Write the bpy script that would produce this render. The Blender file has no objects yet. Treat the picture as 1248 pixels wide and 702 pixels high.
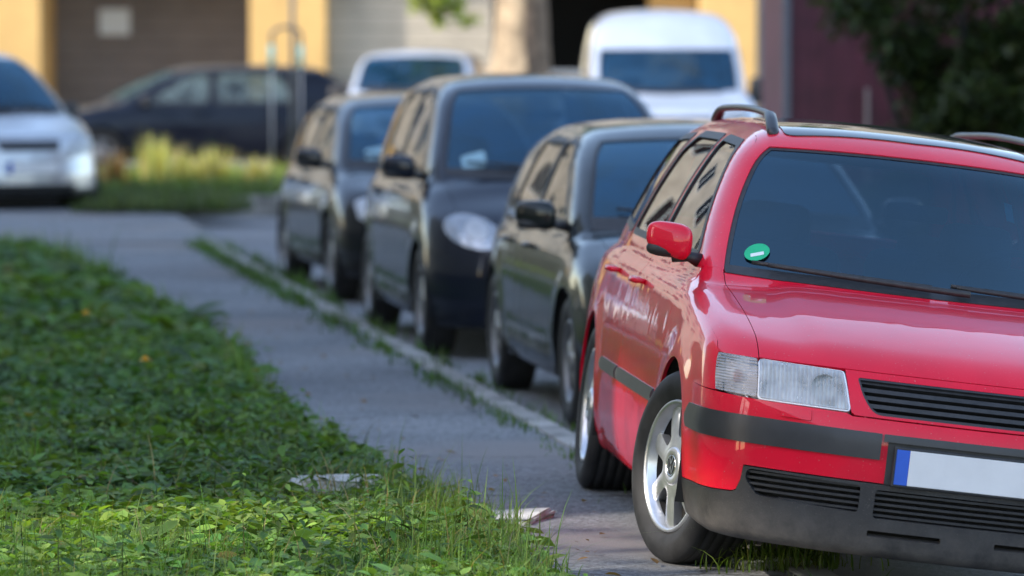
import bpy, bmesh, math, random
import numpy as np
from mathutils import Vector, Matrix, Euler
from mathutils.geometry import delaunay_2d_cdt
random.seed(7); RNG = np.random.default_rng(11)
PI = math.pi; R = math.radians
sc = bpy.context.scene; COL = sc.collection

# ------------------------------------------------------------------ tags
def tag(o, label=None, cat=None, group=None, kind=None):
    if label: o['label'] = label
    if cat: o['category'] = cat
    if group: o['group'] = group
    if kind: o['kind'] = kind
    return o
def empty(name, loc, rot=(0, 0, 0)):
    o = bpy.data.objects.new(name, None); COL.objects.link(o)
    o.location = loc; o.rotation_euler = rot; o.empty_display_size = .2
    return o

# ------------------------------------------------------------------ materials
def new_mat(name):
    m = bpy.data.materials.new(name); m.use_nodes = True
    nt = m.node_tree; b = nt.nodes['Principled BSDF']
    return m, nt, b
def N(nt, t, **kw):
    n = nt.nodes.new(t)
    for k, v in kw.items():
        if k in n.inputs: n.inputs[k].default_value = v
        else: setattr(n, k, v)
    return n
def L(nt, a, b): nt.links.new(a, b)
def noise_col(nt, scale, c0, c1, lo=.35, hi=.65, detail=6, vec=None, rough=.6, stretch=None):
    tc = N(nt, 'ShaderNodeTexCoord'); src = tc.outputs['Object']
    if stretch:
        mp = N(nt, 'ShaderNodeMapping'); mp.inputs['Scale'].default_value = stretch
        L(nt, src, mp.inputs['Vector']); src = mp.outputs['Vector']
    n = N(nt, 'ShaderNodeTexNoise'); n.inputs['Scale'].default_value = scale; n.inputs['Detail'].default_value = detail
    n.inputs['Roughness'].default_value = rough
    L(nt, src, n.inputs['Vector'])
    r = N(nt, 'ShaderNodeValToRGB'); L(nt, n.outputs['Fac'], r.inputs['Fac'])
    r.color_ramp.elements[0].position = lo; r.color_ramp.elements[1].position = hi
    r.color_ramp.elements[0].color = (*c0, 1); r.color_ramp.elements[1].color = (*c1, 1)
    return r.outputs['Color'], n.outputs['Fac'], src
def bump(nt, b, h, strength=.3, dist=.01):
    n = N(nt, 'ShaderNodeBump'); n.inputs['Strength'].default_value = strength; n.inputs['Distance'].default_value = dist
    L(nt, h, n.inputs['Height']); L(nt, n.outputs['Normal'], b.inputs['Normal'])
def mixc(nt, fac, a, b, mode='MIX'):
    n = N(nt, 'ShaderNodeMix'); n.data_type = 'RGBA'; n.blend_type = mode
    if isinstance(fac, float): n.inputs[0].default_value = fac
    else: L(nt, fac, n.inputs[0])
    for i, x in ((6, a), (7, b)):
        if isinstance(x, tuple): n.inputs[i].default_value = (*x, 1)
        else: L(nt, x, n.inputs[i])
    return n.outputs[2]
def simple(name, col, rough=.5, metal=0., var=.12, scale=20., coat=0., bumpk=0., spec=.5):
    m, nt, b = new_mat(name)
    c0 = tuple(c * (1 - var) for c in col); c1 = tuple(min(1, c * (1 + var)) for c in col)
    c, f, _ = noise_col(nt, scale, c0, c1)
    L(nt, c, b.inputs['Base Color'])
    b.inputs['Roughness'].default_value = rough; b.inputs['Metallic'].default_value = metal
    b.inputs['Coat Weight'].default_value = coat; b.inputs['Coat Roughness'].default_value = .03
    b.inputs['Specular IOR Level'].default_value = spec
    if bumpk: bump(nt, b, f, bumpk, .005)
    return m
def paint(name, col, metal=0., rough=.35, dust=.10, dustcol=(.30, .26, .22), coat=1., cior=1.5):
    m, nt, b = new_mat(name)
    c, f, src = noise_col(nt, 3.0, tuple(c * .93 for c in col), tuple(c * 1.06 for c in col), detail=3)
    # road film low on the body, plus specks
    tc = N(nt, 'ShaderNodeTexCoord'); sx = N(nt, 'ShaderNodeSeparateXYZ'); L(nt, tc.outputs['Object'], sx.inputs[0])
    mr = N(nt, 'ShaderNodeMapRange'); mr.inputs['From Min'].default_value = .62; mr.inputs['From Max'].default_value = .15
    mr.inputs['To Min'].default_value = 0.; mr.inputs['To Max'].default_value = dust * 3; L(nt, sx.outputs['Z'], mr.inputs['Value'])
    n2 = N(nt, 'ShaderNodeTexNoise'); n2.inputs['Scale'].default_value = 9; n2.inputs['Detail'].default_value = 8; n2.inputs['Roughness'].default_value = .7
    L(nt, tc.outputs['Object'], n2.inputs['Vector'])
    ml = N(nt, 'ShaderNodeMath', operation='MULTIPLY'); L(nt, mr.outputs[0], ml.inputs[0]); L(nt, n2.outputs['Fac'], ml.inputs[1])
    n3 = N(nt, 'ShaderNodeTexNoise'); n3.inputs['Scale'].default_value = 140; n3.inputs['Detail'].default_value = 2
    L(nt, tc.outputs['Object'], n3.inputs['Vector'])
    r3 = N(nt, 'ShaderNodeMapRange'); r3.inputs['From Min'].default_value = .68; r3.inputs['From Max'].default_value = .76; r3.inputs['To Max'].default_value = .5
    L(nt, n3.outputs['Fac'], r3.inputs['Value'])
    ad = N(nt, 'ShaderNodeMath', operation='ADD'); ad.use_clamp = True; L(nt, ml.outputs[0], ad.inputs[0]); L(nt, r3.outputs[0], ad.inputs[1])
    ml2 = N(nt, 'ShaderNodeMath', operation='MULTIPLY_ADD'); L(nt, n2.outputs['Fac'], ml2.inputs[0]); ml2.inputs[1].default_value = dust * .5; L(nt, ad.outputs[0], ml2.inputs[2])
    ml2.use_clamp = True
    L(nt, mixc(nt, ml2.outputs[0], c, dustcol), b.inputs['Base Color'])
    b.inputs['Metallic'].default_value = metal; b.inputs['Roughness'].default_value = rough
    b.inputs['Coat Weight'].default_value = coat; b.inputs['Coat IOR'].default_value = cior; b.inputs['Specular IOR Level'].default_value = .1
    rr = N(nt, 'ShaderNodeMapRange'); rr.inputs['To Min'].default_value = .02; rr.inputs['To Max'].default_value = .14; L(nt, ml2.outputs[0], rr.inputs['Value'])
    L(nt, rr.outputs[0], b.inputs['Coat Roughness'])
    n4 = N(nt, 'ShaderNodeTexNoise'); n4.inputs['Scale'].default_value = 7; n4.inputs['Detail'].default_value = 1; L(nt, tc.outputs['Object'], n4.inputs['Vector'])
    bp = N(nt, 'ShaderNodeBump'); bp.inputs['Strength'].default_value = .05; bp.inputs['Distance'].default_value = .02
    L(nt, n4.outputs['Fac'], bp.inputs['Height']); L(nt, bp.outputs['Normal'], b.inputs['Coat Normal'])
    return m
def glass(name, tint=(.45, .5, .52), ior=1.5, dirt_refl=.03, dirt_reflcol=(.3, .32, .33), gcol=(1., 1., 1.)):
    m, nt, b = new_mat(name)
    nt.nodes.remove(b); out = nt.nodes['Material Output']
    t = N(nt, 'ShaderNodeBsdfTransparent'); t.inputs['Color'].default_value = (*tint, 1)
    g = N(nt, 'ShaderNodeBsdfGlossy'); g.inputs['Roughness'].default_value = .015; g.inputs['Color'].default_value = (*gcol, 1)
    fr = N(nt, 'ShaderNodeFresnel'); fr.inputs['IOR'].default_value = ior
    mx = N(nt, 'ShaderNodeMixShader'); L(nt, fr.outputs[0], mx.inputs[0]); L(nt, t.outputs[0], mx.inputs[1]); L(nt, g.outputs[0], mx.inputs[2])
    d = N(nt, 'ShaderNodeBsdfDiffuse'); d.inputs['Color'].default_value = (*dirt_reflcol, 1)  # diffuse film; on some panes it carries painted reflections
    tc = N(nt, 'ShaderNodeTexCoord'); n = N(nt, 'ShaderNodeTexNoise'); n.inputs['Scale'].default_value = 5; n.inputs['Detail'].default_value = 7
    L(nt, tc.outputs['Object'], n.inputs['Vector'])
    mr = N(nt, 'ShaderNodeMapRange'); mr.inputs['From Min'].default_value = .3; mr.inputs['From Max'].default_value = .8; mr.inputs['To Max'].default_value = dirt_refl * 2
    L(nt, n.outputs['Fac'], mr.inputs['Value'])
    mx2 = N(nt, 'ShaderNodeMixShader'); L(nt, mr.outputs[0], mx2.inputs[0]); L(nt, mx.outputs[0], mx2.inputs[1]); L(nt, d.outputs[0], mx2.inputs[2])
    L(nt, mx2.outputs[0], out.inputs['Surface'])
    return m
def lens_mat(name, tint=(.92, .94, .96), flute=260., axis='Y', milk=.16):
    m, nt, b = new_mat(name); nt.nodes.remove(b); out = nt.nodes['Material Output']
    tc = N(nt, 'ShaderNodeTexCoord'); sx = N(nt, 'ShaderNodeSeparateXYZ'); L(nt, tc.outputs['Object'], sx.inputs[0])
    ml = N(nt, 'ShaderNodeMath', operation='MULTIPLY'); L(nt, sx.outputs[axis], ml.inputs[0]); ml.inputs[1].default_value = flute
    sn = N(nt, 'ShaderNodeMath', operation='SINE'); L(nt, ml.outputs[0], sn.inputs[0])
    bp = N(nt, 'ShaderNodeBump'); bp.inputs['Strength'].default_value = .5; bp.inputs['Distance'].default_value = .004; L(nt, sn.outputs[0], bp.inputs['Height'])
    t = N(nt, 'ShaderNodeBsdfTransparent'); t.inputs['Color'].default_value = (*tint, 1)
    g = N(nt, 'ShaderNodeBsdfGlossy'); g.inputs['Roughness'].default_value = .03
    L(nt, bp.outputs[0], g.inputs['Normal'])
    fr = N(nt, 'ShaderNodeFresnel'); fr.inputs['IOR'].default_value = 1.6; L(nt, bp.outputs[0], fr.inputs['Normal'])
    mx = N(nt, 'ShaderNodeMixShader'); L(nt, fr.outputs[0], mx.inputs[0]); L(nt, t.outputs[0], mx.inputs[1]); L(nt, g.outputs[0], mx.inputs[2])
    d = N(nt, 'ShaderNodeBsdfDiffuse'); d.inputs['Color'].default_value = (.94, .95, .96, 1); L(nt, bp.outputs[0], d.inputs['Normal'])
    n = N(nt, 'ShaderNodeTexNoise'); n.inputs['Scale'].default_value = 14; n.inputs['Detail'].default_value = 6; L(nt, tc.outputs['Object'], n.inputs['Vector'])
    m2 = N(nt, 'ShaderNodeMath', operation='MULTIPLY'); m2.inputs[1].default_value = milk * 2; L(nt, n.outputs['Fac'], m2.inputs[0])
    mx2 = N(nt, 'ShaderNodeMixShader'); L(nt, m2.outputs[0], mx2.inputs[0]); L(nt, mx.outputs[0], mx2.inputs[1]); L(nt, d.outputs[0], mx2.inputs[2])
    rb = N(nt, 'ShaderNodeMapRange'); rb.inputs['From Min'].default_value = -1.; rb.inputs['To Min'].default_value = .80; rb.inputs['To Max'].default_value = 1.; L(nt, sn.outputs[0], rb.inputs['Value'])
    n5 = N(nt, 'ShaderNodeTexNoise'); n5.inputs['Scale'].default_value = 16; n5.inputs['Detail'].default_value = 3
    mp = N(nt, 'ShaderNodeMapping'); mp.inputs['Scale'].default_value = (1, 2.2, .5); L(nt, tc.outputs['Object'], mp.inputs['Vector']); L(nt, mp.outputs[0], n5.inputs['Vector'])
    r5 = N(nt, 'ShaderNodeMapRange'); r5.inputs['From Min'].default_value = .35; r5.inputs['From Max'].default_value = .65; r5.inputs['To Min'].default_value = .72; r5.inputs['To Max'].default_value = 1.; L(nt, n5.outputs['Fac'], r5.inputs['Value'])
    L(nt, mixc(nt, 1., mixc(nt, 1., (.96, .97, .98), rb.outputs[0], 'MULTIPLY'), r5.outputs[0], 'MULTIPLY'), d.inputs['Color'])  # rib light-and-dark and bright streaks painted into the lens colour
    L(nt, mx2.outputs[0], out.inputs['Surface'])
    return m
def leaf_mat(name, rough=.5, trans=.35, spec=.35):
    """colour comes from a per-leaf colour attribute"""
    m, nt, b = new_mat(name); out = nt.nodes['Material Output']
    a = N(nt, 'ShaderNodeAttribute'); a.attribute_name = 'col'
    L(nt, a.outputs['Color'], b.inputs['Base Color']); b.inputs['Roughness'].default_value = rough
    b.inputs['Specular IOR Level'].default_value = spec
    t = N(nt, 'ShaderNodeBsdfTranslucent')
    L(nt, mixc(nt, 1.0, a.outputs['Color'], (1.5, 1.5, .5), 'MULTIPLY'), t.inputs['Color'])
    mx = N(nt, 'ShaderNodeMixShader'); mx.inputs[0].default_value = trans
    L(nt, b.outputs[0], mx.inputs[1]); L(nt, t.outputs[0], mx.inputs[2]); L(nt, mx.outputs[0], out.inputs['Surface'])
    return m

# ------------------------------------------------------------------ mesh building
class MB:
    def __init__(s): s.v = []; s.f = []; s.n = []; s.nv = 0; s.cn = False; s.sm = []
    def add(s, verts, faces, normals=None, smooth=True):
        verts = np.asarray(verts, float).reshape(-1, 3)
        s.v.append(verts)
        if normals is None: s.n.append(np.zeros_like(verts))
        else: s.n.append(np.asarray(normals, float)); s.cn = True
        k = s.nv
        for f in faces: s.f.append(tuple(int(i) + k for i in f)); s.sm.append(smooth)
        s.nv += len(verts); return s
    def box(s, c, size, rot=None, bevel=0.):
        x, y, z = (q / 2 for q in size); b = min(bevel, x, y, z)
        if b <= 0:
            V = np.array([(sx * x, sy * y, sz * z) for sx in (-1, 1) for sy in (-1, 1) for sz in (-1, 1)])
            Fc = [(0, 1, 3, 2), (4, 6, 7, 5), (0, 4, 5, 1), (2, 3, 7, 6), (0, 2, 6, 4), (1, 5, 7, 3)]
        else:
            bm = bmesh.new(); bmesh.ops.create_cube(bm, size=1.)
            for v in bm.verts: v.co = (v.co.x * 2 * x, v.co.y * 2 * y, v.co.z * 2 * z)
            bmesh.ops.bevel(bm, geom=bm.edges[:], offset=b, segments=2, affect='EDGES', profile=.5)
            bm.verts.index_update()
            V = np.array([v.co[:] for v in bm.verts]); Fc = [[v.index for v in f.verts] for f in bm.faces]; bm.free()
        if rot is not None: V = V @ np.array(Euler(rot).to_matrix()).T
        return s.add(V + np.array(c), Fc, smooth=False)
    def tube(s, pts, rad, n=10, cap=True, flat=(1., 1.), up=None):
        pts = np.asarray(pts, float); m = len(pts)
        rad = np.broadcast_to(np.asarray(rad, float), (m,))
        T = np.gradient(pts, axis=0); T /= np.linalg.norm(T, axis=1)[:, None] + 1e-9
        ref = np.array(up if up is not None else ((0, 0, 1) if abs(T[0][2]) < .9 else (1, 0, 0)), float)
        V = []
        for i in range(m):
            a = np.cross(T[i], ref)
            if np.linalg.norm(a) < 1e-4: a = np.cross(T[i], (0.3, 1, 0.2))
            a /= np.linalg.norm(a); b = np.cross(a, T[i])
            if up is None: ref = b
            for k in range(n):
                t = 2 * PI * k / n
                V.append(pts[i] + rad[i] * (flat[0] * math.cos(t) * a + flat[1] * math.sin(t) * b))
        Fc = [(i * n + k, i * n + (k + 1) % n, (i + 1) * n + (k + 1) % n, (i + 1) * n + k) for i in range(m - 1) for k in range(n)]
        if cap:
            Fc.append(tuple(range(n - 1, -1, -1))); Fc.append(tuple((m - 1) * n + k for k in range(n)))
        return s.add(V, Fc)
    def lathe_y(s, prof, n=48, c=(0, 0, 0)):
        """prof: (y, r) pairs, revolved about the y axis"""
        V = []; m = len(prof)
        for (y, r) in prof:
            for k in range(n):
                t = 2 * PI * k / n; V.append((c[0] + r * math.cos(t), c[1] + y, c[2] + r * math.sin(t)))
        Fc = [(i * n + k, (i + 1) * n + k, (i + 1) * n + (k + 1) % n, i * n + (k + 1) % n) for i in range(m - 1) for k in range(n)]
        return s.add(V, Fc)
    def ellipsoid(s, c, r, nu=20, nv=12, p=1.0):
        V = []; Fc = []
        f = lambda x: math.copysign(abs(x) ** p, x)
        for i in range(nv + 1):
            a = -PI / 2 + PI * i / nv
            for k in range(nu):
                t = 2 * PI * k / nu
                V.append((c[0] + r[0] * f(math.cos(a)) * f(math.cos(t)), c[1] + r[1] * f(math.cos(a)) * f(math.sin(t)), c[2] + r[2] * f(math.sin(a))))
        Fc = [(i * nu + k, i * nu + (k + 1) % nu, (i + 1) * nu + (k + 1) % nu, (i + 1) * nu + k) for i in range(nv) for k in range(nu)]
        return s.add(V, Fc)
    def build(s, name, mat, parent=None, loc=None, rot=None, fix=True):
        me = bpy.data.meshes.new(name)
        V = np.concatenate(s.v) if s.v else np.zeros((0, 3))
        me.from_pydata(V.tolist(), [], s.f); me.update()
        me.polygons.foreach_set('use_smooth', s.sm)
        if s.cn:
            me.normals_split_custom_set_from_vertices(np.concatenate(s.n).tolist())
        elif fix:
            bm = bmesh.new(); bm.from_mesh(me); bmesh.ops.recalc_face_normals(bm, faces=bm.faces[:]); bm.to_mesh(me); bm.free()
        me.materials.append(mat)
        o = bpy.data.objects.new(name, me); COL.objects.link(o)
        if parent: o.parent = parent
        if loc is not None: o.location = loc
        if rot is not None: o.rotation_euler = rot
        return o

def quick_mesh(name, V, Fq, mat, cols=None, parent=None, smooth=True):
    """big numpy mesh; Fq: (n,3) or (n,4) int array"""
    me = bpy.data.meshes.new(name); k = Fq.shape[1]
    me.vertices.add(len(V)); me.vertices.foreach_set('co', np.ascontiguousarray(V, dtype=np.float32).ravel())
    me.loops.add(Fq.size); me.loops.foreach_set('vertex_index', np.ascontiguousarray(Fq, dtype=np.int32).ravel())
    me.polygons.add(len(Fq)); me.polygons.foreach_set('loop_start', np.arange(0, Fq.size, k, dtype=np.int32))
    me.polygons.foreach_set('use_smooth', np.full(len(Fq), smooth))
    me.update(calc_edges=True)
    if cols is not None:
        a = me.color_attributes.new('col', 'FLOAT_COLOR', 'POINT')
        a.data.foreach_set('color', np.ascontiguousarray(np.concatenate([cols, np.ones((len(cols), 1))], 1), dtype=np.float32).ravel())
    me.materials.append(mat)
    o = bpy.data.objects.new(name, me); COL.objects.link(o)
    if parent: o.parent = parent
    return o

# ------------------------------------------------------------------ curves and implicit bodies
def curve(pts, smooth=3):
    """smooth monotone curve through (x, y) points -> vectorised function"""
    p = np.array(sorted(pts), float); x, y = p[:, 0], p[:, 1]
    if len(x) == 2:
        return lambda q: np.interp(q, x, y) + 0 * q
    h = np.diff(x); d = np.diff(y) / h; m = np.empty_like(y)
    m[0], m[-1] = d[0], d[-1]
    for i in range(1, len(x) - 1):
        m[i] = 0 if d[i - 1] * d[i] <= 0 else (h[i - 1] + h[i]) / (h[i - 1] / d[i] + h[i] / d[i - 1]) if True else 0
    X = np.linspace(x[0], x[-1], 800); i = np.clip(np.searchsorted(x, X) - 1, 0, len(h) - 1); t = (X - x[i]) / h[i]
    Y = (2*t**3 - 3*t**2 + 1)*y[i] + (t**3 - 2*t**2 + t)*h[i]*m[i] + (-2*t**3 + 3*t**2)*y[i+1] + (t**3 - t**2)*h[i]*m[i+1]
    k = 31; ker = np.hanning(k + 2)[1:-1]; ker /= ker.sum()
    for _ in range(smooth):
        e = np.concatenate([2 * Y[0] - Y[k // 2:0:-1], Y, 2 * Y[-1] - Y[-2:-k // 2 - 1:-1]])
        Y = np.convolve(e, ker, 'valid')
    s0 = (Y[5] - Y[0]) / (X[5] - X[0]); s1 = (Y[-1] - Y[-6]) / (X[-1] - X[-6])
    def f(q):
        q = np.asarray(q, float); r = np.interp(q, X, Y)
        r = np.where(q < X[0], Y[0] + s0 * (q - X[0]), r); return np.where(q > X[-1], Y[-1] + s1 * (q - X[-1]), r)
    return f
def smax(a, b, k):
    h = np.clip(.5 + .5 * (a - b) / k, 0, 1); return b + (a - b) * h + k * h * (1 - h)
def smin(a, b, k): return -smax(-a, -b, k)

class Body:
    def __init__(s, P):
        s.P = P; c = curve
        s.nose, s.plan, s.hood, s.sec, s.width = c(P['nose']), c(P['plan']), c(P['hood']), c(P['sec']), c(P['width'])
        s.ws, s.roof, s.gs, s.gplan, s.gr, s.rear = c(P['ws']), c(P['roof']), c(P['gs']), c(P['gplan']), c(P['gr']), c(P['rear'])
    def side(s, u, w):
        P = s.P; r = s.width(u) + s.sec(w)
        for uc in (0, -P['wb']):
            d = np.hypot(u - uc, w - P['wr'])
            r = r + P.get('flare', .010) * np.exp(-((d - P['arch']) / .085) ** 2)
        return r
    def front(s, v, w): return s.nose(w) - s.plan(np.abs(v))
    def top(s, u, v):
        P = s.P; a = np.abs(v)
        h = s.hood(u) - P['crown'] * (a / P['hw']) ** 2.2
        if 'crease' in P:
            cv, ch = P['crease']; h = h + ch / (1 + np.exp((a - cv) / .02)) - ch
        return h
    def wsu(s, w, v): return s.ws(w) - s.P['wscurve'] * v * v
    def roofw(s, u, v): return s.roof(u) - s.P['roofcrown'] * (np.abs(v) / .6) ** 2.2
    def gside(s, u, w): return s.gs(w) + s.gplan(u)
    def F(s, p):
        P = s.P; u, v, w = p[..., 0], np.abs(p[..., 1]), p[..., 2]
        f = smax(v - s.side(u, w), u - s.front(v, w), P.get('kc', .14))
        f = smax(f, w - s.top(u, v), P.get('kt', .07))
        f = smax(f, s.rear(w) + .12 * (v / .8) ** 3 - u, .1)
        f = smax(f, P['floor'] - w, .04)
        g = smax(v - s.gside(u, w), (u - s.wsu(w, v)) * .55, P.get('ka', .06))
        g = smax(g, w - s.roofw(u, v), P.get('kr', .09))
        g = smax(g, (s.gr(w) + .1 * (v / .6) ** 3 - u) * .75, .08)
        g = np.maximum(g, .7 - w)
        return smin(f, g, .02)
    def normal(s, p, e=.003):
        n = np.stack([s.F(p + d) - s.F(p - d) for d in np.eye(3) * e], -1)
        return n / (np.linalg.norm(n, axis=-1)[..., None] + 1e-12)
    def trace(s, O, D, tmax, n=90):
        O = np.atleast_2d(np.asarray(O, float)); D = np.broadcast_to(np.asarray(D, float), O.shape)
        ts = np.linspace(0, tmax, n); hi = np.full(len(O), tmax); lo = np.zeros(len(O)); done = np.zeros(len(O), bool)
        best = np.full(len(O), 1e9); bt = np.zeros(len(O))
        for i, t in enumerate(ts):
            f = s.F(O + D * t)
            b = f < best; best = np.where(b & ~done, f, best); bt = np.where(b & ~done, t, bt)
            nw = (f < 0) & ~done; hi[nw] = t; lo[nw] = ts[max(i - 1, 0)]; done |= nw
            if done.all(): break
        lo2, hi2 = lo.copy(), hi.copy()
        for _ in range(16):
            m = (lo2 + hi2) / 2; f = s.F(O + D * m[:, None]); neg = f < 0
            hi2 = np.where(neg, m, hi2); lo2 = np.where(neg, lo2, m)
        t = np.where(done, hi2, bt)
        return O + D * t[:, None]
    # projections -> 3D points
    UC = -.25
    def p_side(s, q, sg=-1):
        q = np.atleast_2d(np.asarray(q, float)); return s.trace(np.stack([q[:, 0], np.full(len(q), sg * 1.3), q[:, 1]], 1), (0, -sg, 0), 1.3)
    def p_top(s, q):
        q = np.atleast_2d(np.asarray(q, float)); return s.trace(np.stack([q[:, 0], q[:, 1], np.full(len(q), 2.7)], 1), (0, 0, -1), 2.6, 130)
    def p_front(s, q):
        q = np.atleast_2d(np.asarray(q, float)); return s.trace(np.stack([np.full(len(q), 1.4), q[:, 0], q[:, 1]], 1), (-1, 0, 0), 2.4, 130)
    def p_rad(s, q):
        q = np.atleast_2d(np.asarray(q, float)); c, sn = np.cos(q[:, 0]), np.sin(q[:, 0]); m = s.P.get('radr', 2.2)
        return s.trace(np.stack([s.UC + m * c, m * sn, q[:, 1]], 1), np.stack([-c, -sn, 0 * c], 1), m, 150)
    def p_rear(s, q):
        q = np.atleast_2d(np.asarray(q, float)); return s.trace(np.stack([np.full(len(q), s.P['rear'][0][1] - 1.), q[:, 0], q[:, 1]], 1), (1, 0, 0), 2.2, 120)
    def rad_of(s, p): return np.stack([np.arctan2(p[:, 1], p[:, 0] - s.UC), p[:, 2]], 1)
    def fr(s, q): return s.rad_of(s.p_front(q))          # front (v,w) -> radial
    def sd(s, q, sg): return s.rad_of(s.p_side(q, sg))   # side (u,w) -> radial
    # feature lines
    def edge_top(s, us, sg):
        """line where body side turns into hood / fender top"""
        v = np.full(len(us), .75); us = np.asarray(us, float)
        for _ in range(30): w = s.top(us, v); v = s.side(us, w)
        return s.trace(np.stack([us, sg * (v + .05), w + .05], 1), (0, -sg * .7071, -.7071), .5, 60)
    def edge_roof(s, us, sg):
        us = np.asarray(us, float); v = np.full(len(us), .6)
        for _ in range(30): w = s.roofw(us, v); v = s.gside(us, w)
        return s.trace(np.stack([us, sg * (v + .05), w + .05], 1), (0, -sg * .7071, -.7071), .5, 60)
    def edge_pillar(s, ws_, sg):
        w = np.asarray(ws_, float); u = np.full(len(w), -.5)
        for _ in range(40): v = s.gside(u, w); u = .5 * u + .5 * s.wsu(w, v)
        d = np.array((-.45, -sg * .75, -.48)); d /= np.linalg.norm(d)
        return s.trace(np.stack([u, sg * v, w], 1) - d * .05, d, .4, 60)

def dens(poly, step):
    poly = np.asarray(poly, float); out = []
    for a, b in zip(poly, np.roll(poly, -1, 0)):
        n = max(1, int(math.ceil(np.linalg.norm(b - a) / step)))
        for i in range(n): out.append(a + (b - a) * i / n)
    return np.array(out)
def area(p): p = np.asarray(p); return .5 * np.sum(p[:, 0] * np.roll(p[:, 1], -1) - np.roll(p[:, 0], -1) * p[:, 1])
def inset(poly, d):
    p = np.asarray(poly, float)
    if d == 0: return p
    sg = 1 if area(p) > 0 else -1
    e1 = p - np.roll(p, 1, 0); e2 = np.roll(p, -1, 0) - p
    n1 = np.stack([-e1[:, 1], e1[:, 0]], 1); n2 = np.stack([-e2[:, 1], e2[:, 0]], 1)
    n1 /= np.linalg.norm(n1, axis=1)[:, None] + 1e-12; n2 /= np.linalg.norm(n2, axis=1)[:, None] + 1e-12
    m = n1 + n2; l2 = (m * m).sum(1); m = m / np.maximum(l2, .5)[:, None] * 2 * .5 * 2
    m = (n1 + n2) / np.maximum(((n1 + n2) ** 2).sum(1), .6)[:, None] * 2
    return p + sg * d * m
def pip(pts, poly):
    x, y = pts[:, 0], pts[:, 1]; r = np.zeros(len(pts), bool); a = poly; b = np.roll(poly, -1, 0)
    for (x0, y0), (x1, y1) in zip(a, b):
        if y0 == y1: continue
        c = (y0 > y) != (y1 > y); r ^= c & (x < (x1 - x0) * (y - y0) / (y1 - y0) + x0)
    return r
def rnd(poly, r, n=5):
    """round the corners of a polygon; r scalar or per-corner"""
    p = np.asarray(poly, float); m = len(p); r = np.broadcast_to(np.asarray(r, float), (m,)); out = []
    for i in range(m):
        a, b, c = p[i - 1], p[i], p[(i + 1) % m]
        la, lc = np.linalg.norm(a - b), np.linalg.norm(c - b); k = min(r[i], .45 * la, .45 * lc)
        if k < 1e-5: out.append(b); continue
        q0 = b + (a - b) / la * k; q1 = b + (c - b) / lc * k
        for j in range(n + 1):
            t = j / n; out.append((1 - t) ** 2 * q0 + 2 * t * (1 - t) * b + t * t * q1)
    return np.array(out)
def cdt(outer, holes, step):
    """triangulate polygon with holes; interior grid points of spacing step"""
    loops = [outer] + list(holes); pts = []; edges = []
    for lp in loops:
        k = len(pts); pts += [tuple(q) for q in lp]; n = len(lp); edges += [(k + i, k + (i + 1) % n) for i in range(n)]
    lo, hi = outer.min(0), outer.max(0)
    gx = np.arange(lo[0] + step * .5, hi[0], step); gy = np.arange(lo[1] + step * .43, hi[1], step * .87)
    G = np.array([(x + (.5 * step if j % 2 else 0), y) for j, y in enumerate(gy) for x in gx]).reshape(-1, 2)
    if len(G):
        ok = pip(G, outer)
        for h in holes: ok &= ~pip(G, h)
        B = np.array(pts); G = G[ok]
        if len(G):
            dmin = np.full(len(G), 9.)
            for i in range(0, len(B), 400): dmin = np.minimum(dmin, np.sqrt(((G[:, None] - B[None, i:i + 400]) ** 2).sum(2)).min(1))
            G = G[dmin > step * .4]
        pts += [tuple(q) for q in G]
    vo, eo, fo, *_ = delaunay_2d_cdt([Vector(q) for q in pts], edges, [], 0, 1e-6)
    V = np.array([q[:] for q in vo]); T = np.array([f[:] for f in fo if len(f) == 3])
    C = V[T].mean(1); ok = pip(C, outer)
    for h in holes: ok &= ~pip(C, h)
    return V, T[ok]
def patch(mb, body, proj, outer, holes=(), step=.03, off=0., skirt=.012, gap=0., edge=None, nrm=True):
    outer = dens(inset(outer, gap), edge or step * .6)
    holes = [dens(inset(h, -gap), edge or step * .6) for h in holes]
    V, T = cdt(outer, holes, step)
    P3 = proj(V); Nn = body.normal(P3)
    fn = np.cross(P3[T[:, 1]] - P3[T[:, 0]], P3[T[:, 2]] - P3[T[:, 0]])
    fl = (fn * Nn[T].mean(1)).sum(1) < 0; T[fl] = T[fl][:, ::-1]
    offv = off(P3) if callable(off) else off
    Q = P3 + Nn * (offv[:, None] if isinstance(offv, np.ndarray) else offv)
    mb.add(Q, T, Nn)
    if skirt:
        ed = {}
        for t in T:
            for i in range(3):
                a, b = int(t[i]), int(t[(i + 1) % 3]); k = (min(a, b), max(a, b))
                ed[k] = None if k in ed else (a, b)
        be = [e for e in ed.values() if e]; ids = sorted({i for e in be for i in e}); ix = {a: i for i, a in enumerate(ids)}
        A = Q[ids]; Bv = A - Nn[ids] * skirt; n = len(ids)
        # outward lateral normals for skirt shading
        ln = np.zeros((n, 3))
        for a, b in be:
            d = np.cross(Q[b] - Q[a], Nn[a]); d /= np.linalg.norm(d) + 1e-12; ln[ix[a]] += d; ln[ix[b]] += d
        ln /= np.linalg.norm(ln, axis=1)[:, None] + 1e-12
        na = ln + .0 * Nn[ids]
        mb.add(np.concatenate([A, Bv]), [(ix[b], ix[a], n + ix[a], n + ix[b]) for a, b in be], np.concatenate([na, na]))
    return mb
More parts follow.
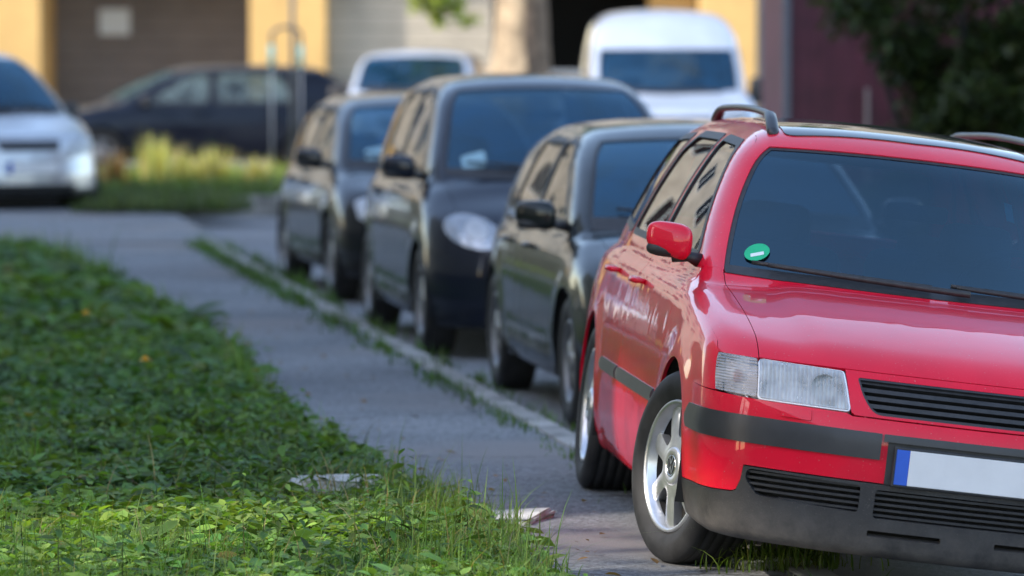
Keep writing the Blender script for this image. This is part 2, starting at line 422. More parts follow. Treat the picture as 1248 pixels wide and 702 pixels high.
# ------------------------------------------------------------------ shared materials
M = {}
M['black'] = simple('black_plastic', (.022, .022, .024), .55, var=.25, scale=30)
def valance_mat():
    m, nt, b = new_mat('weathered_bumper_plastic')
    c, f, src = noise_col(nt, 9., (.016, .016, .018), (.030, .030, .032))
    sx = N(nt, 'ShaderNodeSeparateXYZ'); L(nt, src, sx.inputs[0])
    mr = N(nt, 'ShaderNodeMapRange'); mr.inputs['From Min'].default_value = .31; mr.inputs['From Max'].default_value = .19; L(nt, sx.outputs['Z'], mr.inputs['Value'])
    n = N(nt, 'ShaderNodeTexNoise'); n.inputs['Scale'].default_value = 11; n.inputs['Detail'].default_value = 9; n.inputs['Roughness'].default_value = .72; L(nt, src, n.inputs['Vector'])
    r = N(nt, 'ShaderNodeMapRange'); r.inputs['From Min'].default_value = .25; r.inputs['From Max'].default_value = .85; L(nt, n.outputs['Fac'], r.inputs['Value'])
    ml = N(nt, 'ShaderNodeMath', operation='MULTIPLY'); L(nt, mr.outputs[0], ml.inputs[0]); L(nt, r.outputs[0], ml.inputs[1])
    n2 = N(nt, 'ShaderNodeTexNoise'); n2.inputs['Scale'].default_value = 160; n2.inputs['Detail'].default_value = 3; L(nt, src, n2.inputs['Vector'])
    r2 = N(nt, 'ShaderNodeMapRange'); r2.inputs['From Min'].default_value = .62; r2.inputs['From Max'].default_value = .75; r2.inputs['To Max'].default_value = .5; L(nt, n2.outputs['Fac'], r2.inputs['Value'])
    ad = N(nt, 'ShaderNodeMath', operation='MAXIMUM'); L(nt, ml.outputs[0], ad.inputs[0]); L(nt, r2.outputs[0], ad.inputs[1])
    L(nt, mixc(nt, ad.outputs[0], c, (.15, .135, .12)), b.inputs['Base Color']); b.inputs['Roughness'].default_value = .48
    bump(nt, b, n2.outputs['Fac'], .25, .003); return m
M['valance'] = valance_mat()
M['trimgrey'] = simple('faded_grey_trim', (.024, .025, .029), .40, var=.15, scale=14)
M['dark'] = simple('dark_void', (.008, .008, .008), .8)
M['cabin'] = simple('cabin_cloth', (.02, .021, .024), .85, var=.2)
M['dash'] = simple('dashboard_plastic', (.03, .031, .034), .6)
M['rubber'] = simple('tyre_rubber', (.017, .017, .018), .7, var=.4, scale=14, bumpk=.15)
M['alloy'] = simple('alloy_rim', (.60, .61, .63), .30, metal=.8, var=.08, scale=25)
M['steelrim'] = simple('grey_rim', (.20, .205, .215), .42, metal=.5, var=.15, scale=18)
M['disc'] = simple('brake_disc', (.18, .17, .16), .5, metal=.7, var=.3)
M['chrome'] = simple('chrome', (.8, .81, .83), .12, metal=1., var=.03)
M['reflector'] = simple('lamp_reflector', (.94, .95, .96), .30, metal=.15, var=.05, scale=9, bumpk=.2)
M['lens'] = lens_mat('headlamp_lens', flute=520., milk=.40)
M['lens_turn'] = lens_mat('turn_signal_lens', (.97, .9, .86), flute=700., axis='Z', milk=.30)
M['lamp_white'] = simple('lamp_interior', (.93, .94, .95), .35, metal=.25, var=.05)
M['lens_far'] = lens_mat('clear_lamp_lens', flute=90., milk=.2)
M['plate'] = simple('number_plate_white', (.66, .66, .67), .4, var=.04, scale=8)
M['plateblue'] = simple('number_plate_blue', (.012, .09, .5), .4, var=.05)
M['glass'] = glass('window_glass', (.42, .47, .5), 1.5, .02)
M['wsglass'] = glass('windshield_glass', (.30, .36, .41), 1.78, .04, (.025, .09, .19), (.55, .85, 1.))  # blue of tint and sky reflection painted into film and gloss colour
M['wsdark'] = glass('windshield_glass_tinted', (.12, .20, .28), 1.85, .09, (.02, .14, .34), (.5, .82, 1.))  # stronger painted-in sky blue, in film and gloss
M['palewin'] = glass('side_glass_pale_refl', (.3, .36, .36), 1.6, .22, (.34, .46, .46))  # pale reflections painted in as a diffuse film
M['bluelamp'] = simple('blue_grey_lamp', (.62, .70, .80), .2, metal=.4)
M['green'] = simple('green_sticker', (.0, .42, .17), .5, var=.05)
M['permit'] = simple('permit_card', (.22, .36, .42), .6)
M['paper'] = simple('white_paper', (.7, .75, .76), .7, var=.06)
M['handle'] = simple('handle_black', (.03, .03, .03), .4)

def obj_copy(o, parent):
    c = o.copy(); COL.objects.link(c); c.parent = parent
    return c

# ------------------------------------------------------------------ wheels
def wheel_parts(r, tw, rr, style):
    h = tw / 2
    t = MB()
    prof = [(h * .80, rr - .004), (h * .93, rr + .012), (h * 1.0, rr + .035), (h * 1.03, (rr + r) / 2), (h * .97, r - .022), (h * .86, r - .006)]
    tread = [(h * .74, r)]
    for g in (.52, .18, -.18, -.52):
        a = g * h; tread += [(a + .005, r), (a + .003, r - .004), (a - .003, r - .004), (a - .005, r)]
    tread += [(-h * .74, r)]
    prof = prof + tread + [(-y, q) for y, q in reversed(prof)]
    t.lathe_y(prof, 72)
    rm = MB(); e = rr
    rm.lathe_y([(-h * .80, e + .002), (-h * .92, e - .002), (-h * .92, e - .010), (-h * .80, e - .016), (-h * .62, e - .024), (-h * .55, e - .027)], 72); rm.lathe_y([(h * .3, e - .05), (h * .8, e - .03)], 40)
    yf = lambda q: -h * (.66 + .20 * (1 - (q / rr) ** 2))
    circ = lambda q, n=72: np.array([(q * math.cos(2 * PI * i / n), q * math.sin(2 * PI * i / n)) for i in range(n)])
    holes = []; ns, r0, r1, w0, w1 = style
    for k in range(ns):
        c = 2 * PI * (k + .5) / ns + .12; half = PI / ns
        a0 = half - w0 / (2 * r0); a1 = half - w1 / (2 * r1)
        P_ = [(r0 * math.cos(c - a0), r0 * math.sin(c - a0))] + [(r1 * math.cos(c - a1 + 2 * a1 * j / 6), r1 * math.sin(c - a1 + 2 * a1 * j / 6)) for j in range(7)] + [(r0 * math.cos(c + a0), r0 * math.sin(c + a0))]
        holes.append(rnd(P_, [.012, .02, 0, 0, 0, 0, 0, .02, .012], 4))
    V, T = cdt(circ(e - .015), holes, .022)
    q = np.hypot(V[:, 0], V[:, 1])
    # spokes are slightly crowned: drop the face towards hole edges
    dm = np.full(len(V), 9.)
    for H in holes: dm = np.minimum(dm, np.sqrt(((V[:, None] - dens(H, .004)[None]) ** 2).sum(2)).min(1))
    P3 = np.stack([V[:, 0], yf(q) + .006 * np.exp(-dm / .006), V[:, 1]], 1)
    fn = np.cross(P3[T[:, 1]] - P3[T[:, 0]], P3[T[:, 2]] - P3[T[:, 0]]); fl = fn[:, 1] > 0; T[fl] = T[fl][:, ::-1]
    rm.add(P3, T)
    ed = {}
    for tr in T:
        for i in range(3):
            a, b = int(tr[i]), int(tr[(i + 1) % 3]); k = (min(a, b), max(a, b)); ed[k] = None if k in ed else (a, b)
    be = [x for x in ed.values() if x]; ids = sorted({i for x in be for i in x}); ix = {a: i for i, a in enumerate(ids)}; n = len(ids)
    A = P3[ids]; Bv = A + np.array((0, .03, 0))
    rm.add(np.concatenate([A, Bv]), [(ix[b], ix[a], n + ix[a], n + ix[b]) for a, b in be])
    cap = MB(); rc = r0 * .62
    cap.lathe_y([(yf(0) + .012, rc + .004), (yf(0) - .002, rc + .002), (yf(0) - .007, rc - .006), (yf(0) - .008, rc * .62), (yf(0) - .004, rc * .60), (yf(0) - .004, .0005)], 40)
    bd = MB(); bd.lathe_y([(h * .1, .04), (h * .0, .06), (h * .0, rr * .62), (h * .2, rr * .62)], 40)
    dk = MB(); dk.lathe_y([(-h * .56, rr - .030), (h * .25, rr - .048), (h * .25, .01)], 48)
    return t, rm, cap, bd, dk, yf(0), rc
def emblem_strokes(y, r):
    """letters inside a ring, as on the hub cap"""
    m = MB()
    m.lathe_y([(y, r * .98), (y - .002, r * .94), (y - .002, r * .86), (y, r * .82)], 32)
    def st(a, b):
        a = np.array(a) * r; b = np.array(b) * r; d = b - a; d /= np.linalg.norm(d); nrm = np.array((-d[1], d[0])) * r * .075
        q = [a + nrm, a - nrm, b - nrm, b + nrm]
        m.add([(x, y - .0025, z) for x, z in q], [(0, 1, 2, 3)], smooth=False)
    for s in (-1, 1):
        st((s * .33, .82), (0, .16)); st((s * .68, .52), (s * .33, -.68)); st((s * .33, -.68), (0, -.02))
    return m
STYLE7 = (7, .100, .2000, .056, .066)
STYLE5 = (5, .075, .178, .075, .06)
STYLE9 = (9, .085, .176, .036, .032)
_wcache = {}
def add_wheels(root, P, steer):
    wr, tw, rr = P['wr'], P['tw'], P['rr']; st = P.get('style', STYLE9)
    first = None
    for sg in (-1, 1):
        for uc in (0, -P['wb']):
            loc = (uc, sg * (P['track'] / 2), wr); rot = (0, PI * .23 * (1 if uc == 0 else 2), (steer if uc == 0 else 0) + (PI if sg > 0 else 0))
            rot = (0, 0, rot[2])
            if first is None:
                t, rm, cap, bd, dk, y0, rc = wheel_parts(wr, tw, rr, st)
                w = t.build('wheel', M['rubber'], root); rm.build('rim', M[P.get('rimmat', 'steelrim')], w); bd.build('brake_disc', M['disc'], w); dk.build('rim_inside', M['dark'], w)
                c = cap.build('hub_cap', M[P.get('rimmat', 'steelrim')], w)
                if P.get('emblem'):
                    bg = MB(); bg.lathe_y([(y0 - .0052, rc * .60), (y0 - .0054, .0005)], 30)
                    bg.build('emblem_backing', M['black'], w)
                    emblem_strokes(y0 - .006, rc * .6).build('emblem', M['chrome'], w)
                first = w; ch = [o for o in COL.objects if o.parent == w]
            else:
                w = obj_copy(first, root)
                for o in ch: obj_copy(o, w)
            w.location = loc; w.rotation_euler = rot

# ------------------------------------------------------------------ the car builder
def interp_poly(pts, n):
    p = np.asarray(pts, float); d = np.r_[0, np.cumsum(np.linalg.norm(np.diff(p, axis=0), axis=1))]
    t = np.linspace(0, d[-1], n); return np.stack([np.interp(t, d, p[:, k]) for k in range(p.shape[1])], 1)

def build_car(name, label, cat, P, body_mat, group=None, steer=0., hero=False):
    root = empty(name, (0, 0, 0)); tag(root, label, cat, group)
    B = Body(P); st0 = P.get('step', .05); wr, arch, wb, fl = P['wr'], P['arch'], P['wb'], P['floor']
    PT = body_mat; gap = P.get('gap', .0025)
    add_wheels(root, P, steer)
    belt = P['belt']; ua = P['ua']; bt = P['bt']; hl = P['hl']; fd = P['fd']; bp = P['bp']; rd = P['rd']
    fr, sd = B.fr, B.sd
    # ---- key lines for the right side (mirrored for the left)
    Cq = P['corner']                                           # (u, w) outer end of the hood / lamp line, on the side
    C3 = B.p_side([Cq])[0]; Cv = abs(C3[1])
    J = B.edge_top(np.linspace(Cq[0] - .06, ua, 26), -1)
    J = np.concatenate([[C3], J]); Juw = np.stack([J[:, 0], J[:, 2]], 1); Juv = np.stack([J[:, 0], np.abs(J[:, 1])], 1)
    hv0, hv1 = P['hoodv']                                      # hood line half width: nose, cowl
    arc = lambda uc, a0, a1, n=24: [(uc + arch * math.cos(a), wr + arch * math.sin(a)) for a in np.linspace(a0, a1, n)]
    a_bt = math.asin(min(.99, (bt - wr) / arch)); sill = P['sill']; a_s = math.asin((sill - wr) / arch)
    ff = P['fend_front']                                       # fender front edge from bumper top to C : (u,w)
    fender_poly = arc(0, a_bt, PI - a_s) + [(fd, sill), (fd, belt * .82), (ua, Juw[-1, 1])] + [tuple(q) for q in Juw[::-1][1:]] + [tuple(q) for q in ff[::-1]]
    hz = P['hood_front']                                       # w of the hood leading edge as function of |v|
    hvs = np.linspace(-hv0, hv0, 41)
    HF = B.p_front(np.stack([hvs, [hz(abs(v)) for v in hvs]], 1))
    vs2 = np.linspace(hv0, Cv, 8)[1:-1]
    FT = B.p_front(np.stack([vs2, [hz(v) for v in vs2]], 1)) if Cv > hv0 + .02 else np.zeros((0, 3))
    cb = P['cowl']                                             # cowl line u as function of |v|
    uh1 = cb(hv1)
    hood_side = interp_poly([(HF[-1, 0], hv0), (uh1, hv1)], 12)
    mirror_q = lambda q, sg: np.stack([np.asarray(q)[:, 0], sg * np.asarray(q)[:, 1]], 1)
    # ---- hood
    mb = MB()
    cow = [(cb(abs(v)), v) for v in np.linspace(hv1, -hv1, 25)]
    outline = [(q[0], q[1]) for q in HF] + [tuple(q) for q in hood_side[1:]] + cow[1:] + [tuple(q) for q in mirror_q(hood_side, -1)[::-1][1:-1]]
    patch(mb, B, B.p_top, outline, (), st0, gap=gap, edge=st0 * .5)
    mb.build('hood', PT, root)
    # inner shells
    for sg in (-1, 1):
        far = 1. if (sg < 0) else P.get('farstep', 1.5)
        s = st0 * far; ps = lambda q, sg=sg: B.p_side(q, sg)
        # fender: side patch + top patch
        mb = MB(); patch(mb, B, ps, fender_poly, (), s, gap=0, edge=s * .5)
        ft = [tuple(q) for q in Juv] + [tuple(q) for q in hood_side[::-1]] + [(q[0], abs(q[1])) for q in FT]
        ft = [(Juv[i, 0], Juv[i, 1]) for i in range(len(Juv))] + [(ua + .02, hv1)] * (1 if uh1 > ua + .03 else 0) + [tuple(q) for q in hood_side[::-1]] + [(q[0], abs(q[1])) for q in FT]
        patch(mb, B, B.p_top, mirror_q(ft, sg), (), s, gap=0, edge=s * .5)
        mb.build('fender', PT, root)
        # doors
        if fd - bp > .3:
            fdoor = [(fd, sill), (fd, belt * .82), (ua, belt), (bp, belt), (bp, sill)]
            mb = MB(); patch(mb, B, ps, rnd(fdoor, [.05, .1, .02, .01, .05]), (), s, gap=gap)
            d = mb.build('front_door', PT, root)
            doors = [(d, bp + .16)]
            a1 = wr + arch * .98
            if rd is not None:
                ra = [q for q in arc(-wb, -a_s + 0, PI - a_s)]
                # rear door cut by the wheel arch
                arcf = [(-wb + (arch + .03) * math.cos(a), wr + (arch + .03) * math.sin(a)) for a in np.linspace(PI * .44, math.asin((sill - wr) / (arch + .03)), 12)]
                rdoor = [(bp, belt), (rd, belt), (rd, arcf[0][1] + .03)] + arcf + [(bp, sill)]
                mb = MB(); patch(mb, B, ps, rnd(rdoor, .01, 2), (), s, gap=gap)
                d2 = mb.build('rear_door', PT, root); doors.append((d2, rd + .17))
                qfront = [(rd, arcf[0][1] + .03)] + arcf
                qstart = (rd, belt)
            else:
                qfront = [(bp, sill)]; qstart = (bp, belt)
            # handles
            for d, uh in doors:
                hp = B.p_side([(uh + t * .10, belt - .115) for t in (-1, -.8, 0, .8, 1)], sg)
                o = np.array([0, .03, .036, .03, 0])[:, None] * np.array((0, sg, 0))
                MB().tube(hp + o, [.010, .014, .015, .014, .010], 8, flat=(1.1, .8)).build('door_handle', PT if P.get('paint_handles', True) else M['handle'], d)
        else:
            qfront = [(fd, sill)]; qstart = (fd, belt)
        # quarter panel
        ue = P['rear'][0][1] + .14
        endw = np.linspace(fl + .02, belt, 10); ends = [(float(B.rear(w)) + .13, w) for w in endw]
        ra2 = arc(-wb, a_s, PI - a_s)
        qp = [qstart] + [(ends[-1][0], belt)] + ends[::-1][1:] + [(-wb - arch * math.cos(a_s), fl + .02)] + ra2[::-1]
        if rd is not None: qp += qfront[::-1][1:]
        else: qp += [(bp, sill)]
        mb = MB(); patch(mb, B, ps, qp, (), s, gap=gap * .5); mb.build('quarter_panel', PT, root)
        # sill
        us = np.linspace(-arch * math.cos(a_s) , -wb + arch * math.cos(a_s), 8)
        sp = [(us[0], sill), (us[-1], sill), (us[-1], fl + .015), (us[0], fl + .015)]
        mb = MB(); patch(mb, B, ps, sp, (), s, gap=.001, off=-.004); mb.build('sill', P.get('sillmat', PT), root)
        # dark inner side so that shut lines read as gaps
        inn = arc(0, PI * .55, PI - a_s) + [(-arch * math.cos(a_s), sill)] + [(-wb + arch * math.cos(a_s), sill)] + arc(-wb, a_s, PI - a_s) + [(ends[0][0] + .05, fl + .05), (ends[-1][0] + .05, belt - .01), (ua, belt - .01), (fd + .05, belt * .85)]
        mb = MB(); patch(mb, B, ps, inn, (), .12, off=-.018, skirt=0, edge=.06); mb.build('inner_body', M['dark'], root)
        # wheel arch liners
        for uc in (0, -wb):
            n = 18; V = []; v1 = float(B.side(np.array(uc), np.array(wr + arch))) - .012; v0 = .42
            for a in np.linspace(-.25, PI + .25, n):
                for v in (v0, v1): V.append((uc + (arch + .004) * math.cos(a), sg * v, wr + (arch + .004) * math.sin(a)))
            F_ = [(2 * i, 2 * i + 1, 2 * i + 3, 2 * i + 2) for i in range(n - 1)] + [tuple(2 * i for i in range(n))]
            MB().add(V, F_, smooth=False).build('wheel_arch_liner', M['dark'], root)
    # ---- front
    archw = np.linspace(fl + .0, bt, 8)
    sideq = [(math.sqrt(max(arch ** 2 - (w - wr) ** 2, 1e-4)), w) for w in archw]
    R_ = sd(sideq, -1); Lq = R_[::-1] * np.array((-1, 1))
    ffr = sd(ff, -1); hfr = B.rad_of(np.concatenate([FT[::-1] * np.array((1, -1, 1)), HF, FT]) if len(FT) else HF)
    upper_r = [tuple(q) for q in ffr]                           # bumper top -> corner
    if not hero:
        loop = [tuple(q) for q in R_] + upper_r + [tuple(q) for q in hfr] + [(-a, b) for a, b in upper_r[::-1]] + [tuple(q) for q in Lq]
        bot = [(t, fl) for t in np.linspace(-R_[0, 0] * 1., R_[0, 0], 30)[1:-1]]
        mb = MB(); patch(mb, B, B.p_rad, loop + bot, (), st0 * .8, gap=gap); mb.build('bumper', PT, root)
    else:
        hero_front(root, B, P, R_, Lq, ffr, PT)
    # ---- rear
    wv = np.linspace(fl + .02, belt, 10); S = B.p_side([(float(B.rear(w)) + .13, w) for w in wv], 1)
    rp = [(q[1], q[2]) for q in S] + [(-q[1], q[2]) for q in S[::-1]]
    mb = MB(); patch(mb, B, B.p_rear, rp, (), .09, gap=.001); mb.build('tailgate', PT, root)
    # ---- greenhouse
    wt = P['wtop']; pw = np.linspace(Juw[-1, 1] if False else belt, wt, 16)
    A = B.edge_pillar(pw, -1)
    re_u = float(P['gr'][-1][1]) + .10
    ur = np.linspace(A[-1, 0] - .07, re_u, 30); Rf = B.edge_roof(ur, -1)
    gw = np.linspace(Rf[-1, 2] - .02, belt, 10); ge = [(max(float(B.gr(w)) + .10, re_u - .6), w) for w in gw]
    gpoly = [(q[0], q[2]) for q in A] + [(q[0], q[2]) for q in Rf] + ge + []
    wins = [rnd(w, P.get('winr', .04), 5) for w in P['windows']]
    top_r = [(q[0], abs(q[1])) for q in A] + [(q[0], abs(q[1])) for q in Rf]
    wb0, wb1 = P['wsw']
    pj = B.edge_pillar(np.linspace(wb0, wb1, 14), -1); pwid = P.get('pillar', .05)
    ws_r = [(float(B.wsu(w, abs(q[1]) - pwid)), abs(q[1]) - pwid) for w, q in zip(np.linspace(wb0, wb1, 14), pj)]
    vtop = np.linspace(ws_r[-1][1], -ws_r[-1][1], 24)
    wtopq = [(float(B.wsu(wb1 + .012 * (1 - (v / vtop[0]) ** 2), v)), v) for v in vtop]
    vbot = np.linspace(-ws_r[0][1], ws_r[0][1], 28)
    wbotq = [(float(B.wsu(wb0, v)), v) for v in vbot]
    wsq = ws_r + wtopq[1:-1] + [(u, -v) for u, v in ws_r[::-1]] + wbotq[1:-1]
    wsq = np.array(wsq); wsr = wsq
    mb = MB()
    base = [(cb(abs(v)) - .0, v) for v in np.linspace(-top_r[0][1], top_r[0][1], 24)]
    endq = [(re_u, v) for v in np.linspace(top_r[-1][1], -top_r[-1][1], 12)][1:-1]
    tp = [tuple(q) for q in top_r] + endq + [(u, -v) for u, v in top_r[::-1]] + base[1:-1]
    roofstep = st0 * 1.1
    # only the part above the glass edge counts as roof; the base below the glass is the cowl
    patch(mb, B, B.p_top, tp, [wsq], roofstep, edge=st0 * .5, skirt=.01)
    for sg in (-1, 1):
        patch(mb, B, lambda q, sg=sg: B.p_side(q, sg), gpoly, wins, st0 * (1 if sg < 0 else 1.5), edge=st0 * .4, skirt=.012)
    S2 = B.p_side(ge, 1); T2 = B.p_top([(re_u, v) for v in np.linspace(top_r[-1][1], -top_r[-1][1], 9)])
    rq = [(q[1], q[2]) for q in S2[::-1]] + [(q[1], q[2]) for q in T2[1:-1]] + [(-q[1], q[2]) for q in S2]
    rwin = rnd([(-.52 * P['hw'] / .87, belt + .08), (.52 * P['hw'] / .87, belt + .08), (.47 * P['hw'] / .87, P['wtop'] - .07), (-.47 * P['hw'] / .87, P['wtop'] - .07)], .05)
    patch(mb, B, B.p_rear, rq, [rwin] if P.get('rearwin', True) else [], .08, edge=.03)
    mb.build('roof', PT, root)
    if P.get('rearwin', True):
        mb = MB(); patch(mb, B, B.p_rear, rwin, (), .1, off=-.004, skirt=0); mb.build('rear_window', M['glass'], root)
    # windshield: glass + black ceramic border
    m = MB(); patch(m, B, B.p_top, wsq, [inset(dens(wsq, .03), P.get('frit', .016))], .04, off=-.004, skirt=0, edge=.02); m.build('windshield_seal', M['black'], root)
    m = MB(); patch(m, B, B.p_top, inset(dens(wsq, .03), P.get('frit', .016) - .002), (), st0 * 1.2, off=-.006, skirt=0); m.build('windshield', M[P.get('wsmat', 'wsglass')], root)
    for w in wins:
        for sg in (-1, 1):
            m = MB(); patch(m, B, lambda q, sg=sg: B.p_side(q, sg), w, (), st0 * 1.3, off=-.005, skirt=0); g = m.build('side_window', M[P.get('winmat', 'glass')], root)
            m = MB(); patch(m, B, lambda q, sg=sg: B.p_side(q, sg), inset(dens(w, .03), -.012), [inset(dens(w, .03), .014)], .03, off=.002, skirt=.006, edge=.02); m.build('window_trim', M['black'], g)
    # cowl
    m = MB(); v1 = ws_r[0][1] - .004
    cw = [(cb(abs(v)) + .004, v) for v in np.linspace(-v1, v1, 24)] + [(float(B.wsu(wb0, v)) - .03, v) for v in np.linspace(v1, -v1, 24)]
    patch(m, B, B.p_top, cw, (), .05, off=.003, skirt=.01); m.build('cowl', M['black'], root)
    # wipers
    def wsp(v, w): return B.p_top([(float(B.wsu(w, v)), v)])[0]
    for v0, v1_, hgt in P.get('wipers', ((.05, -.50, .035), (.58, .02, .04))):
        q = [B.p_top([(float(B.wsu(wb0 + hgt * t, v0 + (v1_ - v0) * t)) + .012 * (1 - t), v0 + (v1_ - v0) * t)])[0] + np.array((.012, 0, .022)) for t in np.linspace(0, 1, 16)]
        a = MB().tube(q, np.linspace(.013, .008, 16), 6).build('wiper', M['black'], root)
        q2 = [B.p_top([(float(B.wsu(wb0 + .012 + (hgt) * (t), v0 - .02 + (v1_ * 1.05 - v0) * t)), v0 - .02 + (v1_ * 1.05 - v0) * t)])[0] + np.array((.006, 0, .012)) for t in np.linspace(.15, 1, 16)]
        MB().tube(q2, .0065, 6, flat=(.6, 1.3)).build('wiper_blade', M['black'], a)
    # mirrors
    um, wm = P['mirror']
    ms = P.get('mirror_size', (.058, .10, .068))
    for sg in (-1, 1):
        b = B.p_side([(um, wm - .06)], sg)[0]; c = np.array((um + .03, b[1] + sg * (P.get('mirror_arm', .09) + ms[1] * .55), wm + .012))
        m = MB(); m.ellipsoid((0, 0, 0), ms, 24, 14, .62)
        V = m.v[0]; V[:, 0] *= 1 - .25 * (V[:, 1] * sg / ms[1]); V[:, 2] *= 1 - .18 * (V[:, 1] * sg / ms[1]); V[:, 2] += .012 * (V[:, 1] * sg / ms[1])
        V[:, 0] = np.where(V[:, 0] < -ms[0] * .35, -ms[0] * .35, V[:, 0])
        o = m.build('side_mirror', PT if P.get('paint_mirror', True) else M['black'], root, loc=tuple(c), rot=(0, 0, sg * R(8)))
        MB().tube([(-.0, -sg * (abs(c[1] - b[1]) + .012), -.062), (.008, -sg * ms[1] * .9, -.052), (.004, -sg * ms[1] * .2, -.058)], [.036, .024, .028], 10, flat=(1, .75)).build('mirror_arm', M['black'], o)
        MB().ellipsoid((-.004, 0, -ms[2] * .62), (ms[0] * .98, ms[1] * .95, ms[2] * .46), 20, 8, .7).build('mirror_base', M['black'], o)
        MB().ellipsoid((-ms[0] * .36, 0, 0), (.004, ms[1] * .85, ms[2] * .8), 16, 8, .7).build('mirror_glass', M['chrome'], o)
    # cabin
    hw = P['hw']; ub = P['ua'] - .55; fz = fl + .12
    MB().box((-wb / 2 - .1, 0, fl + .06), (wb + 1.1, 1.0, .1)).build('underbody', M['dark'], root)
    MB().box((.05, 0, .45), (.9, .8, .5)).build('engine_bay', M['dark'], root)
    dv = hw - .17; dz = belt - .035
    d = MB().tube([(ua - .12, -dv, dz - .1), (ua - .10, -dv * .9, dz - .07), (ua - .05, 0, dz - .06), (ua - .10, dv * .9, dz - .07), (ua - .12, dv, dz - .1)], [.12, .13, .13, .13, .12], 12, flat=(1.6, .75))
    d.box((ua + .06, 0, dz - .14), (.5, 2 * dv, .06), bevel=.02); d = d.build('dashboard', M['dash'], root)
    sw = empty_ring = MB(); t = np.linspace(0, 2 * PI, 33)
    ring = np.stack([np.zeros(33), .185 * np.cos(t), .185 * np.sin(t)], 1); tilt = np.array(Euler((0, R(25), 0)).to_matrix())
    c = np.array((ua - .38, .37, belt - .02))
    sw.tube(ring @ tilt.T + c, .014, 8, cap=False); sw.box(c + np.array((.02, 0, -.01)), (.04, .14, .10), (0, R(25), 0), .015); sw.box(c + np.array((.01, 0, .0)), (.015, .34, .03), (0, R(25), 0))
    sw.build('steering_wheel', M['dash'], root)
    for vv, uu, n_ in ((.37, ua - .95, 'front'), (-.37, ua - .95, 'front'), (.36, ua - 1.85, 'rear'), (-.36, ua - 1.85, 'rear')):
        seat = MB().box((uu + .2, vv, fl + .28), (.5, .5, .16), (0, R(-8), 0), .06)
        seat.box((uu - .1, vv, fl + .60), (.15, .5, .58), (0, R(-16), 0), .06)
        so = seat.build('seat', M['cabin'], root)
        MB().box((uu - .20, vv, belt + .12 if n_ == 'front' else belt + .04), (.10, .27, .19), (0, R(-10), 0), .05).build('headrest', M['cabin'], so)
    mm = B.p_top([(float(B.ws(P['wsw'][1])) + .14, 0.)])[0] + np.array((-.06, 0, -.085))
    MB().box(tuple(mm), (.03, .22, .06), (0, R(12), R(6)), .014).build('rear_view_mirror', M['dash'], root)
    return root, B

def front_quad(B, poly, **kw):
    """polygon in front (v,w) coordinates -> radial polygon"""
    return B.fr(np.asarray(poly))
def lamp(root, B, poly, sg, matlens, step=.03, off=.004, bowl=None, mat_back='reflector', depth=.03, name='headlight', radial=None, r=.02):
    q = np.asarray(poly, float).copy(); q[:, 0] *= sg
    q = dens(rnd(q, r), .015) if radial is None else q
    rq = B.fr(q)
    m = MB(); patch(m, B, B.p_rad, rq, (), step, off=-depth, skirt=0); h = m.build(name, M[mat_back], root)
    m = MB(); patch(m, B, B.p_rad, rq, (), step * .8, off=off, skirt=.03); m.build('lamp_lens', M[matlens], h)
    return h
def overlay(root, B, poly, mat, name, off=.004, step=.03, skirt=.012, r=.01, holes=(), mirror=False):
    for sg in ((-1, 1) if mirror else (1,)):
        q = np.asarray(poly, float).copy(); q[:, 0] *= sg
        q = dens(rnd(q, r), .015)
        m = MB(); patch(m, B, B.p_rad, B.fr(q), [B.fr(dens(np.asarray(h) * np.array((sg, 1)), .015)) for h in holes], step, off=off, skirt=skirt); o = m.build(name, mat, root)
    return o
def plate(root, B, z, u=None, hv=.26, hh=.055, blue=True):
    p = B.p_front([(0, z)])[0]; u = p[0] + .012 if u is None else u
    f = MB().box((u, 0, z), (.014, 2 * hv + .016, 2 * hh + .016), bevel=.004).build('number_plate', M['black'], root)
    MB().box((u + .008, .021 if blue else 0, z), (.004, 2 * hv - .042 if blue else 2 * hv, 2 * hh), bevel=.0015).build('plate_face', M['plate'], f)
    if blue: MB().box((u + .008, -hv + .021, z), (.004, .042, 2 * hh), bevel=.0015).build('plate_band', M['plateblue'], f)
    return f
def place(root, X, Y, yaw, roll=0., Z=0., pitch=0.):
    root.location = (X, Y, Z); root.rotation_euler = (-roll, pitch, yaw - PI / 2)
def mixq(B, items, sg):
    """list of ('f', v, w) / ('s', u, w) on one side -> radial coordinates"""
    out = []
    for k, a, w in items:
        p = B.p_front([(sg * a, w)]) if k == 'f' else B.p_side([(a, w)], sg)
        out.append(B.rad_of(p)[0])
    return np.array(out)
def smooth_items(items, n=4):
    """subdivide runs of equal kind"""
    out = []
    for i in range(len(items) - 1):
        a, b = items[i], items[i + 1]
        out.append(a)
        if a[0] == b[0]:
            for j in range(1, n): t = j / n; out.append((a[0], a[1] + (b[1] - a[1]) * t, a[2] + (b[2] - a[2]) * t))
    out.append(items[-1]); return out
def sym(B, items):
    """closed symmetric radial outline from a right-hand chain that starts and ends on the centre line"""
    it = smooth_items(items); r = mixq(B, it, -1); l = r[::-1] * np.array((-1, 1))
    return np.concatenate([r, l[1:-1] if abs(r[0, 0]) < 1e-6 else l])
def oneside(B, items, sg): return mixq(B, smooth_items(items + [items[0]]), sg)[:-1]

